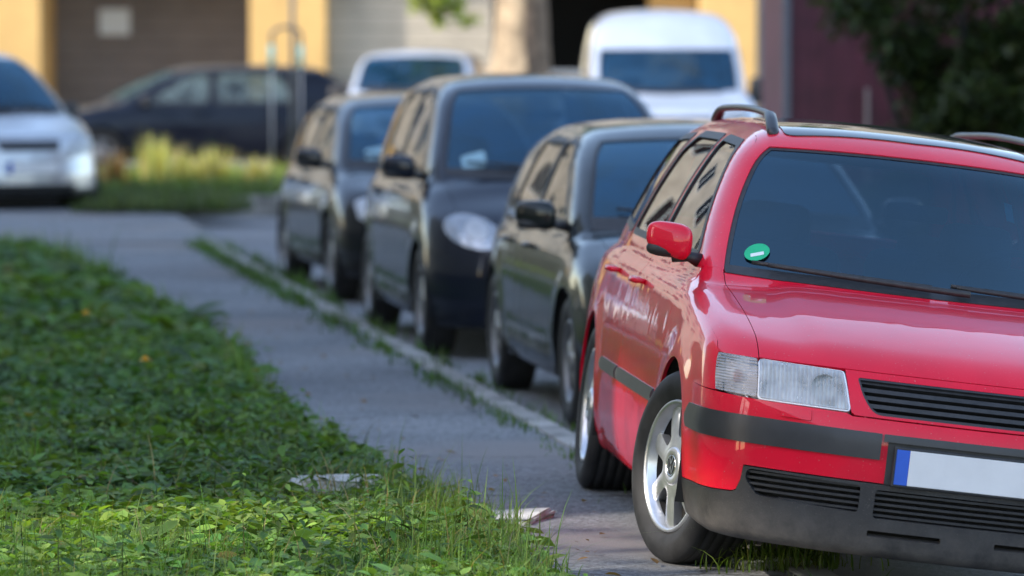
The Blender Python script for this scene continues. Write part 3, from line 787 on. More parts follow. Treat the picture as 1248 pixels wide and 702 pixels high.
def hero_front(root, B, P, R_, Lq, ffr, PT):
    wr, arch = P['wr'], P['arch']; au = lambda w: math.sqrt(max(arch ** 2 - (w - wr) ** 2, 1e-4))
    st = .025
    top = [('f', 0, .596), ('f', .40, .598), ('f', .418, .606), ('f', .69, .611), ('s', .62, .6165), ('s', .42, .622), ('s', au(.63), .63)]
    archd = [('s', au(w), w) for w in (.60, .56, .50, .44, .39, .35, .310)]
    redbot = [('s', .48, .310), ('s', .66, .309), ('f', .735, .313), ('f', .722, .319), ('f', .712, .352), ('f', .708, .40), ('f', .0, .396)]
    m = MB(); patch(m, B, B.p_rad, sym(B, top + archd + redbot), (), st, gap=.0015, edge=.012); bump_o = m.build('bumper', PT, root)
    # dark valance with its openings
    vt = [(k, a, w - .002) for k, a, w in ([('f', .0, .396), ('f', .708, .40), ('f', .712, .352), ('f', .722, .319), ('f', .735, .313), ('s', .66, .309), ('s', .48, .310)])]
    vb = [('s', au(.308), .308), ('s', au(.28), .28), ('s', au(.2), .2), ('s', .45, .178), ('s', .62, .172), ('f', .72, .170), ('f', .4, .168), ('f', 0, .166)]
    def rr(v0, w0, v1, w1, r=.012): return rnd([(v0, w0), (v1, w0), (v1, w1), (v0, w1)], r)
    lefts = [rnd([(sg * .352, .30), (sg * .352, .385), (sg * .695, .392), (sg * .70, .36), (sg * .66, .312)], .014) for sg in (-1, 1)]
    center = rr(-.305, .288, .305, .378)
    slots = [rr(s * .20 - .115, .232, s * .20 + .115, .25, .006) for s in (-1, 1)]
    H = [B.fr(dens(q, .015)) for q in lefts + [center] + slots]
    bulge = lambda p: .003 + .010 * np.clip((p[:, 0] - .38) / .2, 0, 1) * np.exp(-((p[:, 2] - .22) / .05) ** 2)
    m = MB(); patch(m, B, B.p_rad, sym(B, vt + vb), H, st, off=bulge, skirt=.03, edge=.012); val = m.build('bumper_valance', M['valance'], root)
    # slats in the lower openings
    def slats(polys, n, depth, name, parent, th=.010, mat='black'):
        m = MB()
        for q in polys:
            lo, hi = q[:, 1].min(), q[:, 1].max()
            for i in range(n):
                w = lo + (hi - lo) * (i + .5) / n
                xs = []
                for a, b in zip(q, np.roll(q, -1, 0)):
                    if (a[1] > w) != (b[1] > w): xs.append(a[0] + (b[0] - a[0]) * (w - a[1]) / (b[1] - a[1]))
                if len(xs) < 2: continue
                x0, x1 = min(xs), max(xs)
                r = B.fr(dens([(x0, w - th / 2), (x1, w - th / 2), (x1, w + th / 2), (x0, w + th / 2)], .03))
                patch(m, B, B.p_rad, r, (), .03, off=depth, skirt=.03)
        return m.build(name, M[mat], parent)
    for q in lefts + [center]:
        slats([q], 5, -.006, 'lower_grille', val, .0075)
    m = MB(); patch(m, B, B.p_rad, sym(B, [('f', 0, .45), ('f', .74, .45), ('f', .74, .19), ('f', 0, .19)]), (), .06, off=-.045, skirt=0); m.build('intake_backing', M['dark'], val)
    # rub strip and plate recess
    for sg in (-1, 1):
        q = oneside(B, [('f', .305, .472), ('f', .305, .553), ('f', .55, .555), ('f', .70, .556), ('s', .56, .556), ('s', .41, .556), ('s', .405, .515), ('s', .41, .478), ('s', .56, .474), ('f', .70, .472), ('f', .55, .472)], sg)
        m = MB(); patch(m, B, B.p_rad, q, (), .02, off=lambda p: .007 + .011 * np.clip(1 - ((p[:, 2] - .514) / .043) ** 2, 0, 1), skirt=.02, edge=.01); m.build('rub_strip', M['trimgrey'], bump_o)
        # headlamp washer cover
        q = oneside(B, [('f', .525, .566), ('f', .525, .598), ('f', .615, .600), ('f', .615, .568)], sg)
        m = MB(); patch(m, B, B.p_rad, rnd(q, .008), (), .012, off=.006, skirt=.01, edge=.006); m.build('washer_cover', PT, bump_o)
    q = sym(B, [('f', 0, .552), ('f', .284, .552), ('f', .284, .398), ('f', 0, .397)])
    m = MB(); patch(m, B, B.p_rad, q, (), .03, off=.004, skirt=.01, edge=.012); m.build('plate_recess', M['black'], bump_o)
    q = sym(B, [('f', 0, .552), ('f', .298, .552), ('f', .298, .530), ('f', 0, .530)])
    m = MB(); patch(m, B, B.p_rad, q, (), .02, off=.016, skirt=.02, edge=.012); m.build('plate_ledge', M['trimgrey'], bump_o)
    plate(root, B, .458, hv=.26, hh=.055)
    # nose around the grille
    gq = rnd([(-.390, .716), (.390, .716), (.372, .66), (.335, .608), (-.335, .608), (-.372, .66)], [.012, .012, .05, .04, .04, .05], 6)
    nose = sym(B, [('f', 0, .599), ('f', .394, .601), ('f', .406, .611), ('f', .426, .728), ('f', .426, .7352), ('f', 0, .7352)])
    m = MB(); patch(m, B, B.p_rad, nose, [B.fr(dens(gq, .01))], .02, skirt=.03, edge=.01); m.build('grille_surround', PT, root)
    g = MB(); patch(g, B, B.p_rad, B.fr(dens(inset(gq, -.004), .02)), (), .04, off=-.055, skirt=0); gr = g.build('grille', M['dark'], root)
    slats([inset(gq, -.006)], 5, -.010, 'grille_slats', gr, .0125)
    m = MB(); patch(m, B, B.p_rad, B.fr(dens(gq, .01)), [B.fr(dens(inset(gq, .006), .01))], .02, off=-.001, skirt=.03, edge=.01); m.build('grille_frame', M['black'], gr)
    # lamps
    for sg in (-1, 1):
        q = oneside(B, [('f', .412, .614), ('f', .434, .728), ('f', .686, .733), ('f', .686, .616)], sg)
        m = MB(); patch(m, B, B.p_rad, q, (), .03, off=-.075, skirt=0); h = m.build('headlight', M['reflector'], root)
        m = MB(); patch(m, B, B.p_rad, rnd(q, .01), (), .012, off=.002, skirt=.01, edge=.01); m.build('lamp_lens', M['lens'], h)
        m = MB(); patch(m, B, B.p_rad, inset(rnd(q, .01), -.004), [inset(rnd(q, .01), .006)], .012, off=-.003, skirt=.075, edge=.008); m.build('lamp_housing', M['lamp_white'], h)
        for vv, rad in ((.49, .042),):
            p = B.p_front([(sg * vv, .672)])[0]
            b = MB(); n = 28; V = []; prof = [(-.01, rad), (-.03, rad * .9), (-.055, rad * .6), (-.068, rad * .22), (-.03, rad * .2), (-.028, .001)]
            for (x, r_) in prof:
                for k in range(n): t = 2 * PI * k / n; V.append((p[0] + x, p[1] + r_ * math.cos(t), p[2] + r_ * math.sin(t)))
            b.add(V, [(i * n + k, (i + 1) * n + k, (i + 1) * n + (k + 1) % n, i * n + (k + 1) % n) for i in range(len(prof) - 1) for k in range(n)])
            b.build('lamp_bowl', M['reflector'], h)
        q = oneside(B, [('f', .693, .616), ('f', .693, .733), ('f', .74, .734), ('s', .572, .735), ('s', .585, .71), ('s', .61, .66), ('s', .632, .621)], sg)
        m = MB(); patch(m, B, B.p_rad, q, (), .03, off=-.035, skirt=0); h = m.build('turn_signal', M['reflector'], root)
        m = MB(); patch(m, B, B.p_rad, rnd(q, .008), (), .012, off=.002, skirt=.03, edge=.01); m.build('turn_lens', M['lens_turn'], h)
        p = B.p_front([(sg * .745, .67)])[0]; MB().ellipsoid(p + np.array((-.03, 0, 0)), (.016, .016, .022), 12, 8).build('bulb', simple('amber_bulb', (.75, .22, .08), .3), h)
    m = MB(); patch(m, B, B.p_rad, sym(B, [('f', 0, .72), ('f', .7, .72), ('f', .7, .2), ('f', 0, .2)]), (), .1, off=-.16, skirt=0); m.build('radiator', M['dark'], root)

# ------------------------------------------------------------------ car shapes
SEC = [(.10, -.10), (.18, -.055), (.25, -.03), (.36, -.008), (.48, 0), (.62, 0), (.72, -.006), (.82, -.022), (.90, -.042), (.97, -.07), (1.06, -.11)]
def estate_shape():
    P = dict(wb=2.70, hw=.872, wr=.3175, tw=.205, rr=.2195, track=1.51, arch=.358, floor=.165, sill=.235, belt=.975, step=.03,
        nose=[(.10, .83), (.17, .885), (.25, .915), (.34, .925), (.42, .93), (.52, .932), (.58, .922), (.62, .905), (.67, .882), (.72, .855), (.78, .80), (.86, .66), (.95, .4)],
        plan=[(0, 0), (.2, .008), (.4, .038), (.55, .082), (.7, .155), (.8, .225), (.9, .32), (1.0, .45)],
        hood=[(1.0, .66), (.9, .715), (.8, .768), (.7, .805), (.5, .857), (.25, .902), (0, .936), (-.15, .955), (-.35, .972), (-1, .985), (-2.5, .995), (-3.8, .97)],
        crown=.055, crease=(.52, .012), kt=.075, kc=.13, ka=.06, kr=.10,
        sec=SEC, width=[(1.0, .80), (.7, .825), (.4, .85), (0, .864), (-.6, .870), (-1.3, .872), (-2.2, .870), (-2.9, .86), (-3.4, .82), (-3.8, .75)],
        ws=[(.80, .12), (.93, -.06), (1.0, -.19), (1.1, -.365), (1.2, -.535), (1.3, -.695), (1.45, -.90)], wscurve=.46,
        roof=[(-.5, 1.395), (-.8, 1.446), (-1.0, 1.468), (-1.4, 1.494), (-2.0, 1.502), (-2.7, 1.490), (-3.4, 1.445), (-3.7, 1.42)], roofcrown=.045,
        gs=[(.7, .81), (.95, .795), (1.0, .779), (1.1, .742), (1.2, .700), (1.3, .65), (1.4, .59), (1.5, .52)],
        gplan=[(0, -.07), (-.4, -.035), (-.8, -.012), (-1.5, 0), (-2.4, -.005), (-3.2, -.05), (-3.6, -.09)],
        gr=[(.7, -3.62), (1.0, -3.58), (1.2, -3.47), (1.4, -3.33)], rear=[(.1, -3.60), (.3, -3.70), (.6, -3.74), (.9, -3.68), (1.1, -3.6)],
        ua=-.46, fd=-.43, bp=-1.62, rd=-2.50, bt=.625, hl=.735, corner=(.565, .737), fend_front=[(.632, .6185), (.61, .66), (.585, .71), (.565, .737)],
        hoodv=(.690, .70), hood_front=lambda v: .7355, cowl=lambda v: -.098 - .49 * v * v, wsw=(.966, 1.408), wtop=1.41, pillar=.045,
        windows=[[(-.60, 1.0), (-1.12, 1.365), (-1.18, 1.392), (-1.60, 1.402), (-1.58, 1.0)], [(-1.66, 1.0), (-1.68, 1.402), (-2.32, 1.400), (-2.48, 1.33), (-2.54, 1.005)], [(-2.62, 1.005), (-2.56, 1.34), (-2.50, 1.390), (-3.18, 1.370), (-3.36, 1.03)]],
        mirror=(-.60, 1.03), mirror_size=(.05, .080, .058), mirror_arm=.055, style=STYLE7, rimmat='alloy', emblem=True, wipers=((.10, -.56, .012), (.62, .06, .012)), farstep=1.3)
    return P

def gen(hw=.85, wb=2.6, fo=.85, ro=.75, belt=.95, roof=1.44, hood0=.72, hood1=.93, cowl_u=-.10, wst_u=-.95, wscurve=.42, tum=.42, fast=.3, wr=.305, floor=.18, doors=4, bpu=-1.45, rdu=-2.25, hatch=True, nose_lean=.10, plank=1., **kw):
    """a shape from a handful of proportions"""
    rise = roof - .04 - belt; rear = -wb - ro
    P = dict(wb=wb, hw=hw, wr=wr, tw=.195, rr=wr * .64, track=2 * hw - .23, arch=wr + .045, floor=floor, sill=floor + .08, belt=belt, step=.055,
        nose=[(.10, fo - .09), (floor + .03, fo - .03), (.35, fo), (.5, fo), (.6, fo - .02), (hood0, fo - nose_lean), (hood0 + .08, fo - nose_lean - .09), (hood0 + .2, fo - nose_lean - .35)],
        plan=[(0, 0), (.2, .01 * plank), (.4, .045 * plank), (.55, .09 * plank), (.7, .165 * plank), (.8, .24 * plank), (.9, .34 * plank)],
        hood=[(fo + .05, hood0 - .06), (fo - .1, hood0 + .015), (fo * .6, hood0 + (hood1 - hood0) * .42), (fo * .25, hood0 + (hood1 - hood0) * .75), (cowl_u, hood1), (cowl_u - .3, max(belt, hood1 + .01)), (-wb * .6, belt + .015), (rear, belt)],
        crown=.055, kt=.09, kc=.16, ka=.07, kr=.11,
        sec=[(.1, -.09), (.2, -.05), (.3, -.02), (.45, 0), (belt * .66, 0), (belt * .8, -.012), (belt * .92, -.038), (belt, -.06), (belt + .1, -.10)],
        width=[(fo + .1, hw - .07), (fo * .6, hw - .03), (0, hw - .006), (-wb * .5, hw), (-wb * .9, hw - .005), (-wb - ro * .6, hw - .05), (rear, hw - .11)],
        ws=[(hood1 - .18, cowl_u + .22), (hood1, cowl_u), (hood1 + (roof - hood1) * .5, cowl_u + (wst_u - cowl_u) * .47), (roof - .03, wst_u), (roof + .05, wst_u - .12)], wscurve=wscurve,
        roof=[(wst_u + .4, roof - .08), (wst_u, roof - .035), (wst_u - .5, roof - .004), (wst_u - 1.1, roof), (rear + .55, roof - .05), (rear, roof - .12)], roofcrown=.05,
        gs=[(.7, hw - .055), (belt, hw - .075), (belt + rise * .5, hw - .075 - tum * rise * .42), (roof - .05, hw - .075 - tum * rise), (roof + .1, hw - .17 - tum * rise)],
        gplan=[(0, -.05), (-.5, -.02), (-1.3, 0), (-2.2, -.01), (rear + .3, -.05), (rear, -.08)],
        gr=[(.7, rear + .08), (belt, rear + .12), (roof - .05, rear + .12 + fast)], rear=[(.1, rear + .1), (.35, rear), (.7, rear + .01), (belt, rear + .06)],
        ua=cowl_u - .33, fd=-.42, bp=bpu, rd=rdu if doors == 4 else None, bt=hood0 - .12, hl=hood0 + .02,
        corner=(fo - .33, hood0 + .03), fend_front=[(fo - .30, hood0 - .12), (fo - .31, hood0 - .05), (fo - .33, hood0 + .03)],
        hoodv=(hw - .20, hw - .17), hood_front=lambda v: hood0 + .02, cowl=lambda v: cowl_u + .04 - .5 * v * v, wsw=(hood1 + .035, roof - .075), wtop=roof - .085, pillar=.05,
        mirror=(cowl_u - .52, belt + .05), style=STYLE9, farstep=1.6, winr=.05)
    ua = P['ua']; t = roof - .10; b = belt + .025
    k = (wst_u - cowl_u) / (roof - hood1)
    w1 = [(ua - .14, b), (ua - .14 + k * (t - b) * .86, t - .02), (ua - .2 + k * (t - b), t), (bpu - .02, t), (bpu + .02, b)]
    w2 = [(bpu - .06, b), (bpu - .08, t), (rdu + .02, t - .01), (rdu - .10, b + .12), (rdu - .10, b)]
    P['windows'] = [w1, w2]
    if doors == 2: P['windows'] = [w1, [(bpu - .06, b), (bpu - .08, t), (rear + .75, t - .02), (rear + .5, b + .1), (rear + .6, b + .02)]]
    P.update(kw); return P
# ================================================================== the scene
CAM_H = 1.752; FPX = 6140.; Y0 = 37.
def kerbx(Y): return .27 - .137 * (np.asarray(Y, float) - 21.8)
_le = np.array([(5, .2), (15, .10), (16.6, .04), (17.6, -.12), (18.46, -.30), (20.6, -.72), (24, -1.22), (27.3, -1.52), (31, -2.08), (35.3, -2.84), (38, -3.3), (40.6, -3.9), (42.3, -4.6), (43.2, -5.6), (43.6, -8), (43.8, -16)])
def lawnx(Y): return np.interp(Y, _le[:, 0], _le[:, 1])
def sstep(a, b, x): t = np.clip((x - a) / (b - a), 0, 1); return t * t * (3 - 2 * t)
def road_z(X, Y):
    t = np.clip((X - kerbx(Y) - .25) / 1.0, 0, 1)
    return -.13 - .09 * t * sstep(25, 21.5, Y)

# ---- ground materials
def asphalt(name, c0, c1, blotch, grain=260.):
    m, nt, b = new_mat(name)
    c, f, src = noise_col(nt, .7, c0, c1, .3, .7, 8)
    n = N(nt, 'ShaderNodeTexNoise'); n.inputs['Scale'].default_value = grain; n.inputs['Detail'].default_value = 4; n.inputs['Roughness'].default_value = .7; L(nt, src, n.inputs['Vector'])
    r = N(nt, 'ShaderNodeMapRange'); r.inputs['From Min'].default_value = .3; r.inputs['From Max'].default_value = .7; r.inputs['To Min'].default_value = .45; r.inputs['To Max'].default_value = 1.5; L(nt, n.outputs['Fac'], r.inputs['Value'])
    ng = N(nt, 'ShaderNodeTexVoronoi'); ng.inputs['Scale'].default_value = 75.; L(nt, src, ng.inputs['Vector'])
    rg = N(nt, 'ShaderNodeSeparateColor'); L(nt, ng.outputs['Color'], rg.inputs[0])
    rg2 = N(nt, 'ShaderNodeMapRange'); rg2.inputs['To Min'].default_value = .55; rg2.inputs['To Max'].default_value = 1.5; L(nt, rg.outputs[0], rg2.inputs['Value'])
    mul = mixc(nt, 1., mixc(nt, 1., c, r.outputs[0], 'MULTIPLY'), rg2.outputs[0], 'MULTIPLY')
    n2 = N(nt, 'ShaderNodeTexNoise'); n2.inputs['Scale'].default_value = .45; n2.inputs['Detail'].default_value = 5; L(nt, src, n2.inputs['Vector'])
    r2 = N(nt, 'ShaderNodeMapRange'); r2.inputs['From Min'].default_value = .5; r2.inputs['From Max'].default_value = .64; L(nt, n2.outputs['Fac'], r2.inputs['Value'])
    mul = mixc(nt, r2.outputs[0], mul, mixc(nt, 1., blotch, r.outputs[0], 'MULTIPLY'))
    v = N(nt, 'ShaderNodeTexVoronoi'); v.feature = 'DISTANCE_TO_EDGE'; v.inputs['Scale'].default_value = .55
    nw = N(nt, 'ShaderNodeTexNoise'); nw.inputs['Scale'].default_value = 2.5; nw.inputs['Detail'].default_value = 5; L(nt, src, nw.inputs['Vector'])
    L(nt, mixc(nt, .25, src, nw.outputs['Color']), v.inputs['Vector'])
    rc = N(nt, 'ShaderNodeMapRange'); rc.inputs['From Max'].default_value = .006; rc.inputs['To Min'].default_value = .35; L(nt, v.outputs['Distance'], rc.inputs['Value'])
    L(nt, mixc(nt, 1., mul, rc.outputs[0], 'MULTIPLY'), b.inputs['Base Color'])
    b.inputs['Roughness'].default_value = .88; b.inputs['Specular IOR Level'].default_value = .3
    bump(nt, b, n.outputs['Fac'], .8, .008)
    return m
M['walk'] = asphalt('pavement_asphalt', (.142, .149, .157), (.228, .235, .241), (.222, .210, .203))
M['road'] = asphalt('road_asphalt', (.16, .165, .175), (.24, .245, .25), (.20, .20, .20))
M['yard'] = asphalt('yard_asphalt', (.16, .155, .15), (.24, .23, .22), (.2, .18, .16))
M['kerb'] = simple('kerb_concrete', (.24, .23, .21), .9, var=.5, scale=3.5, bumpk=.5)
M['stone'] = simple('edging_concrete', (.40, .41, .38), .9, var=.3, scale=13, bumpk=.5)
M['soil'] = simple('lawn_soil', (.022, .026, .012), .95, var=.5, scale=5, bumpk=.5)
M['leaf'] = leaf_mat('weed_leaves', .6, .36, .22); M['blade'] = leaf_mat('grass_blades', .55, .4); M['tleaf'] = leaf_mat('tree_leaves', .5, .35)

def sheet(name, P2, z, mat, kind='structure', step=None):
    """flat or height-mapped strip between two polylines given as rows of (x0, x1, y)"""
    rows = []; k = 9
    for (x0, x1, y) in P2:
        rows += [(x0 + (x1 - x0) * t, y) for t in np.linspace(0, 1, k)]
    q = np.array(rows); zz = z(q[:, 0], q[:, 1]) if callable(z) else np.full(len(q), z)
    n = len(P2); F_ = [(i * k + j, i * k + j + 1, (i + 1) * k + j + 1, (i + 1) * k + j) for i in range(n - 1) for j in range(k - 1)]
    o = MB().add(np.c_[q, zz], F_).build(name, mat, fix=False); tag(o, kind=kind); return o
YS = np.arange(-12, 42.01, .6)
sheet('ground', [(-500, 500, -300), (-500, 500, 700)], -.34, M['soil'])
sheet('road', [(float(kerbx(y)) + .0, 11., y) for y in np.arange(-12, 52.1, .6)], road_z, M['road'])
sheet('pavement', [(float(lawnx(y)) - .35, float(kerbx(y)) - .02, y) for y in np.arange(-12, 41.6, .6)] , 0., M['walk'])
sheet('footpath', [(-40, -2.36, 41.6), (-40, -2.60, 43.5), (-40, -2.86, 45.5), (-40, -3.6, 50.9)], .0, M['walk'])
sheet('lawn_soil', [(-16, float(lawnx(y)) - .02, y) for y in np.arange(-12, 43.9, .4)], .012, M['soil'])
sheet('yard', [(-70, 22, 50.9), (-70, 22, 86)], -.14, M['yard'])
sheet('verge_soil', [(-20, -2.35, 51.1), (-20, -2.35, 58.5)], .03, M['soil'])
k = MB()
y = -11.
while y < 41.2:
    a = math.atan(-.137); w_ = .97
    k.box((float(kerbx(y + .5)) - .062 + random.gauss(0, .004), y + .5, -.16 + random.gauss(0, .004)), (.125, w_ * math.hypot(1, .137), .335), (random.gauss(0, .003), random.gauss(0, .012), math.atan(.137)), .012); y += 1.
tag(k.build('kerb', M['kerb']), kind='structure')
k = MB()
for i in range(16): k.box((-2.9 - 1.0 * i, 51.0, -.03), (.97, .13, .2), (0, random.gauss(0, .01), random.gauss(0, .006)), .012)
for i in range(9): k.box((-2.35 + random.gauss(0, .004), 51.4 + i * .8, -.03), (.13, .78, .2), (0, 0, 0), .012)
tag(k.build('verge_kerb', M['kerb']), kind='structure')

# ---- vegetation generators
LEAF = np.array([(0, 0, 0), (.28, .21, .035), (.30, 0, -.02), (.28, -.21, .035), (.62, .2, .02), (.64, 0, -.035), (.62, -.2, .02), (1, 0, -.10)])
LEAFF = np.array([(0, 3, 2), (0, 2, 1), (1, 2, 5), (1, 5, 4), (2, 3, 6), (2, 6, 5), (4, 5, 7), (5, 6, 7)])
def rotm(yaw, pitch, roll):
    cy, sy, cp, sp, cr, sr = np.cos(yaw), np.sin(yaw), np.cos(pitch), np.sin(pitch), np.cos(roll), np.sin(roll)
    return np.stack([np.stack([cy*cp, cy*sp*sr - sy*cr, cy*sp*cr + sy*sr], -1), np.stack([sy*cp, sy*sp*sr + cy*cr, sy*sp*cr - cy*sr], -1), np.stack([-sp, cp*sr, cp*cr], -1)], -2)
def leaves(pos, yaw, pitch, roll, size, col, wide=1.):
    Rm = rotm(yaw, pitch, roll); T = LEAF * np.array((1, wide, 1))
    V = np.einsum('nij,kj->nki', Rm, T) * size[:, None, None] + pos[:, None, :]
    n = len(pos); F_ = (LEAFF[None] + (np.arange(n) * len(LEAF))[:, None, None]).reshape(-1, 3)
    C = np.repeat(col, len(LEAF), 0); shade = np.tile(np.array([.8, 1.03, .86, 1.03, 1.05, .9, 1.05, 1.1]), n)[:, None]
    return V.reshape(-1, 3), F_, C * shade
def blades(pos, yaw, h, lean, width, col, seg=4):
    n = len(pos); t = np.linspace(0, 1, seg + 1)
    d = np.stack([np.cos(yaw), np.sin(yaw)], -1); s = np.stack([-d[:, 1], d[:, 0]], -1)
    out = (lean[:, None] * h[:, None] * t[None] ** 2); up = h[:, None] * (t[None] - .35 * np.minimum(lean, 1.3)[:, None] * t[None] ** 2)
    w = width[:, None] * (1 - t[None] ** 1.6) * .5 + .0002
    c = np.stack([pos[:, 0:1] + d[:, 0:1] * out, pos[:, 1:2] + d[:, 1:2] * out, pos[:, 2:3] + up], -1)
    off = np.concatenate([s, np.zeros((n, 1))], 1)[:, None, :] * w[..., None]
    V = np.stack([c - off, c + off], 2).reshape(n, -1, 3); m = 2 * (seg + 1)
    q = np.array([(2*i, 2*i+1, 2*i+3, 2*i+2) for i in range(seg)])
    F_ = (q[None] + (np.arange(n) * m)[:, None, None]).reshape(-1, 4)
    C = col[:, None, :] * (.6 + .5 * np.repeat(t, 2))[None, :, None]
    return V.reshape(-1, 3), F_, C.reshape(-1, 3)
def fbm(x, y, s=1., seed=0):
    r = 0; a = 1.; tot = 0
    for o in range(4):
        k = s * 1.9 ** o; ph = seed * 1.7 + o * 2.3
        r = r + a * np.sin(k * x * 1.0 + 1.3 * np.sin(k * y * .8 + ph)) * np.sin(k * y * 1.1 + 1.2 * np.sin(k * x * .7 + ph * 2.1)); tot += a; a *= .6
    return r / tot
def greens(n, a, b, jit=.25):
    t = RNG.random((n, 1)); c = np.array(a) * (1 - t) + np.array(b) * t
    return np.clip(c * (1 + jit * RNG.normal(size=(n, 1))) * (1 + .08 * RNG.normal(size=(n, 3))), .004, 1)
def pack(name, parts, mat, kind='stuff', parent=None, **kw):
    V = []; F_ = []; C = []; k = 0
    for v, f, c in parts: V.append(v); F_.append(f + k); C.append(c); k += len(v)
    o = quick_mesh(name, np.concatenate(V), np.concatenate(F_), mat, np.concatenate(C), parent)
    if kind: tag(o, kind=kind)
    for a, b in kw.items(): o[a] = b
    return o
def lawn_h(x, y): return (.065 + .045 * fbm(x, y, 2.2, 1) + .03 * fbm(x, y, 6., 5)) * (1 - .45 * sstep(24, 40, y))
def scatter(y0, y1, dens_, xmin, extra=.0):
    n = int((y1 - y0) * 6 * dens_); y = RNG.uniform(y0, y1, n); e = lawnx(y) + .05 * fbm(y * 0, y, 7., 3) + .03 + .05 * RNG.normal(size=n)
    x = RNG.uniform(-6.5, .6, n); ok = (x < e) & (x > xmin(y)) & ~((np.abs(x + .66) < .15 + .04 * np.sin(y * 40)) & (y > 18.2) & (y < 18.72)) & ~((np.abs(x + .03) < .12) & (np.abs(y - 17.85) < .16)); return x[ok], y[ok], e[ok]
vis = lambda y: -.1016 * y - .9
weed = []
for (y0, y1, dn, sz) in ((14.6, 21.5, 3000, .043), (21.5, 28, 1500, .058), (28, 44, 640, .085)):
    x, y, e = scatter(y0, y1, dn, vis); n = len(x)
    edge = np.clip((e - x) / .25, .25, 1)
    H = np.maximum(lawn_h(x, y), .03) * (.35 + .65 * edge) * 1.25
    lay = RNG.random(n) ** .55; z = H * (.25 + .8 * lay) + .01
    grassy = fbm(x, y, 1.1, 9)
    keep = (grassy < .25 + .5 * RNG.random(n)); x, y, z, H, lay = (a[keep] for a in (x, y, z, H, lay)); n = len(x)
    sp = fbm(x, y, 1.6, 21)
    base = np.where((sp > 0)[:, None], greens(n, (.060, .110, .026), (.112, .182, .040)), greens(n, (.046, .096, .030), (.080, .146, .040)))
    base *= (.55 + .55 * lay)[:, None] * (1 + .45 * sstep(19., 16.8, y) * np.array((1.25, 1.1, .7))[:, None]).T.reshape(-1, 3) if False else (.68 + .6 * lay)[:, None] * (1 + .65 * sstep(19.2, 17., y)[:, None] * np.array((1.3, 1.1, .5)))  # front lawn colour lightened and yellowed to look sunlit
    yel = RNG.random(n) < .006; base[yel] = np.array((.20, .17, .035)) * RNG.uniform(.6, 1.2, (yel.sum(), 1))
    s = sz * RNG.lognormal(0, .42, n)
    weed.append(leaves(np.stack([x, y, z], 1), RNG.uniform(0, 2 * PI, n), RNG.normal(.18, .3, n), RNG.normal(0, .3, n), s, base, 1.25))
# taller stalks with paired leaves, and broad leaves, to break up the carpet
n0 = 210; y = RNG.uniform(15.2, 23., n0); x = lawnx(y) - RNG.gamma(1.4, .55, n0) - .08; ok = x > vis(y); x, y = x[ok], y[ok]; n0 = len(x)
hh = RNG.uniform(.13, .27, n0); stm = []
for lv in range(6):
    for sd_ in (0, PI):
        a = RNG.uniform(0, .5, n0) + lv * PI / 2 + sd_ + x * 40; z = hh * (.35 + .65 * (lv + 1) / 6)
        weed.append(leaves(np.stack([x + .006 * np.cos(a), y + .006 * np.sin(a), z], 1), a, RNG.normal(.25, .25, n0), RNG.normal(0, .25, n0), .062 * (1.05 - .6 * lv / 6) * RNG.lognormal(0, .2, n0), greens(n0, (.06, .12, .03), (.11, .19, .045)) * (.75 + .06 * lv), .95))
stalk = blades(np.stack([x, y, np.full(n0, .0)], 1), RNG.uniform(0, 6.3, n0), hh, np.full(n0, .06), np.full(n0, .006), greens(n0, (.06, .10, .03), (.12, .13, .05)))
n1 = 700; y = RNG.uniform(15., 24., n1); x = lawnx(y) - RNG.gamma(1.2, .7, n1) - .1
weed.append(leaves(np.stack([x, y, lawn_h(x, y) * RNG.uniform(.6, 1.1, n1)], 1), RNG.uniform(0, 6.3, n1), RNG.normal(.1, .25, n1), RNG.normal(0, .25, n1), .085 * RNG.lognormal(0, .2, n1), greens(n1, (.06, .12, .035), (.10, .18, .05)), 1.45))
n1 = 160; y = RNG.uniform(15.4, 19., n1); x = lawnx(y) - RNG.gamma(1.2, .6, n1); straw = blades(np.stack([x, y, np.full(n1, .02)], 1), RNG.uniform(0, 6.3, n1), RNG.uniform(.1, .26, n1), RNG.uniform(.2, 1.4, n1), np.full(n1, .005), np.array((.40, .31, .15)) * RNG.uniform(.6, 1.2, (n1, 1)))
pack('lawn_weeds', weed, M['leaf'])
gr = []
for (y0, y1, dn, hh, ww) in ((14.6, 19.2, 2600, .12, .0042), (19.2, 26, 900, .13, .006), (26, 44, 420, .14, .011)):
    x, y, e = scatter(y0, y1, dn, vis); n = len(x)
    gsy = fbm(x, y, 1.1, 9) + (.55 if y0 < 15 else .0) * sstep(18.8, 17.2, y) + .35 * (e - x < .18) + .5 * (e - x < .5) * sstep(19.2, 17.5, y)
    keep = gsy > .15 + .55 * RNG.random(n); x, y = x[keep], y[keep]; n = len(x)
    c = greens(n, (.08, .155, .028), (.16, .26, .055)); dry = RNG.random(n) < .045; c[dry] = np.array((.30, .25, .10)) * RNG.uniform(.6, 1.1, (dry.sum(), 1))
    h = hh * RNG.lognormal(0, .35, n); gr.append(blades(np.stack([x, y, np.full(n, .01)], 1), RNG.uniform(0, 2 * PI, n), h, RNG.gamma(2, .28, n), ww * RNG.uniform(.6, 1.4, n), c))
pack('lawn_grass', gr + [stalk, straw], M['blade'])
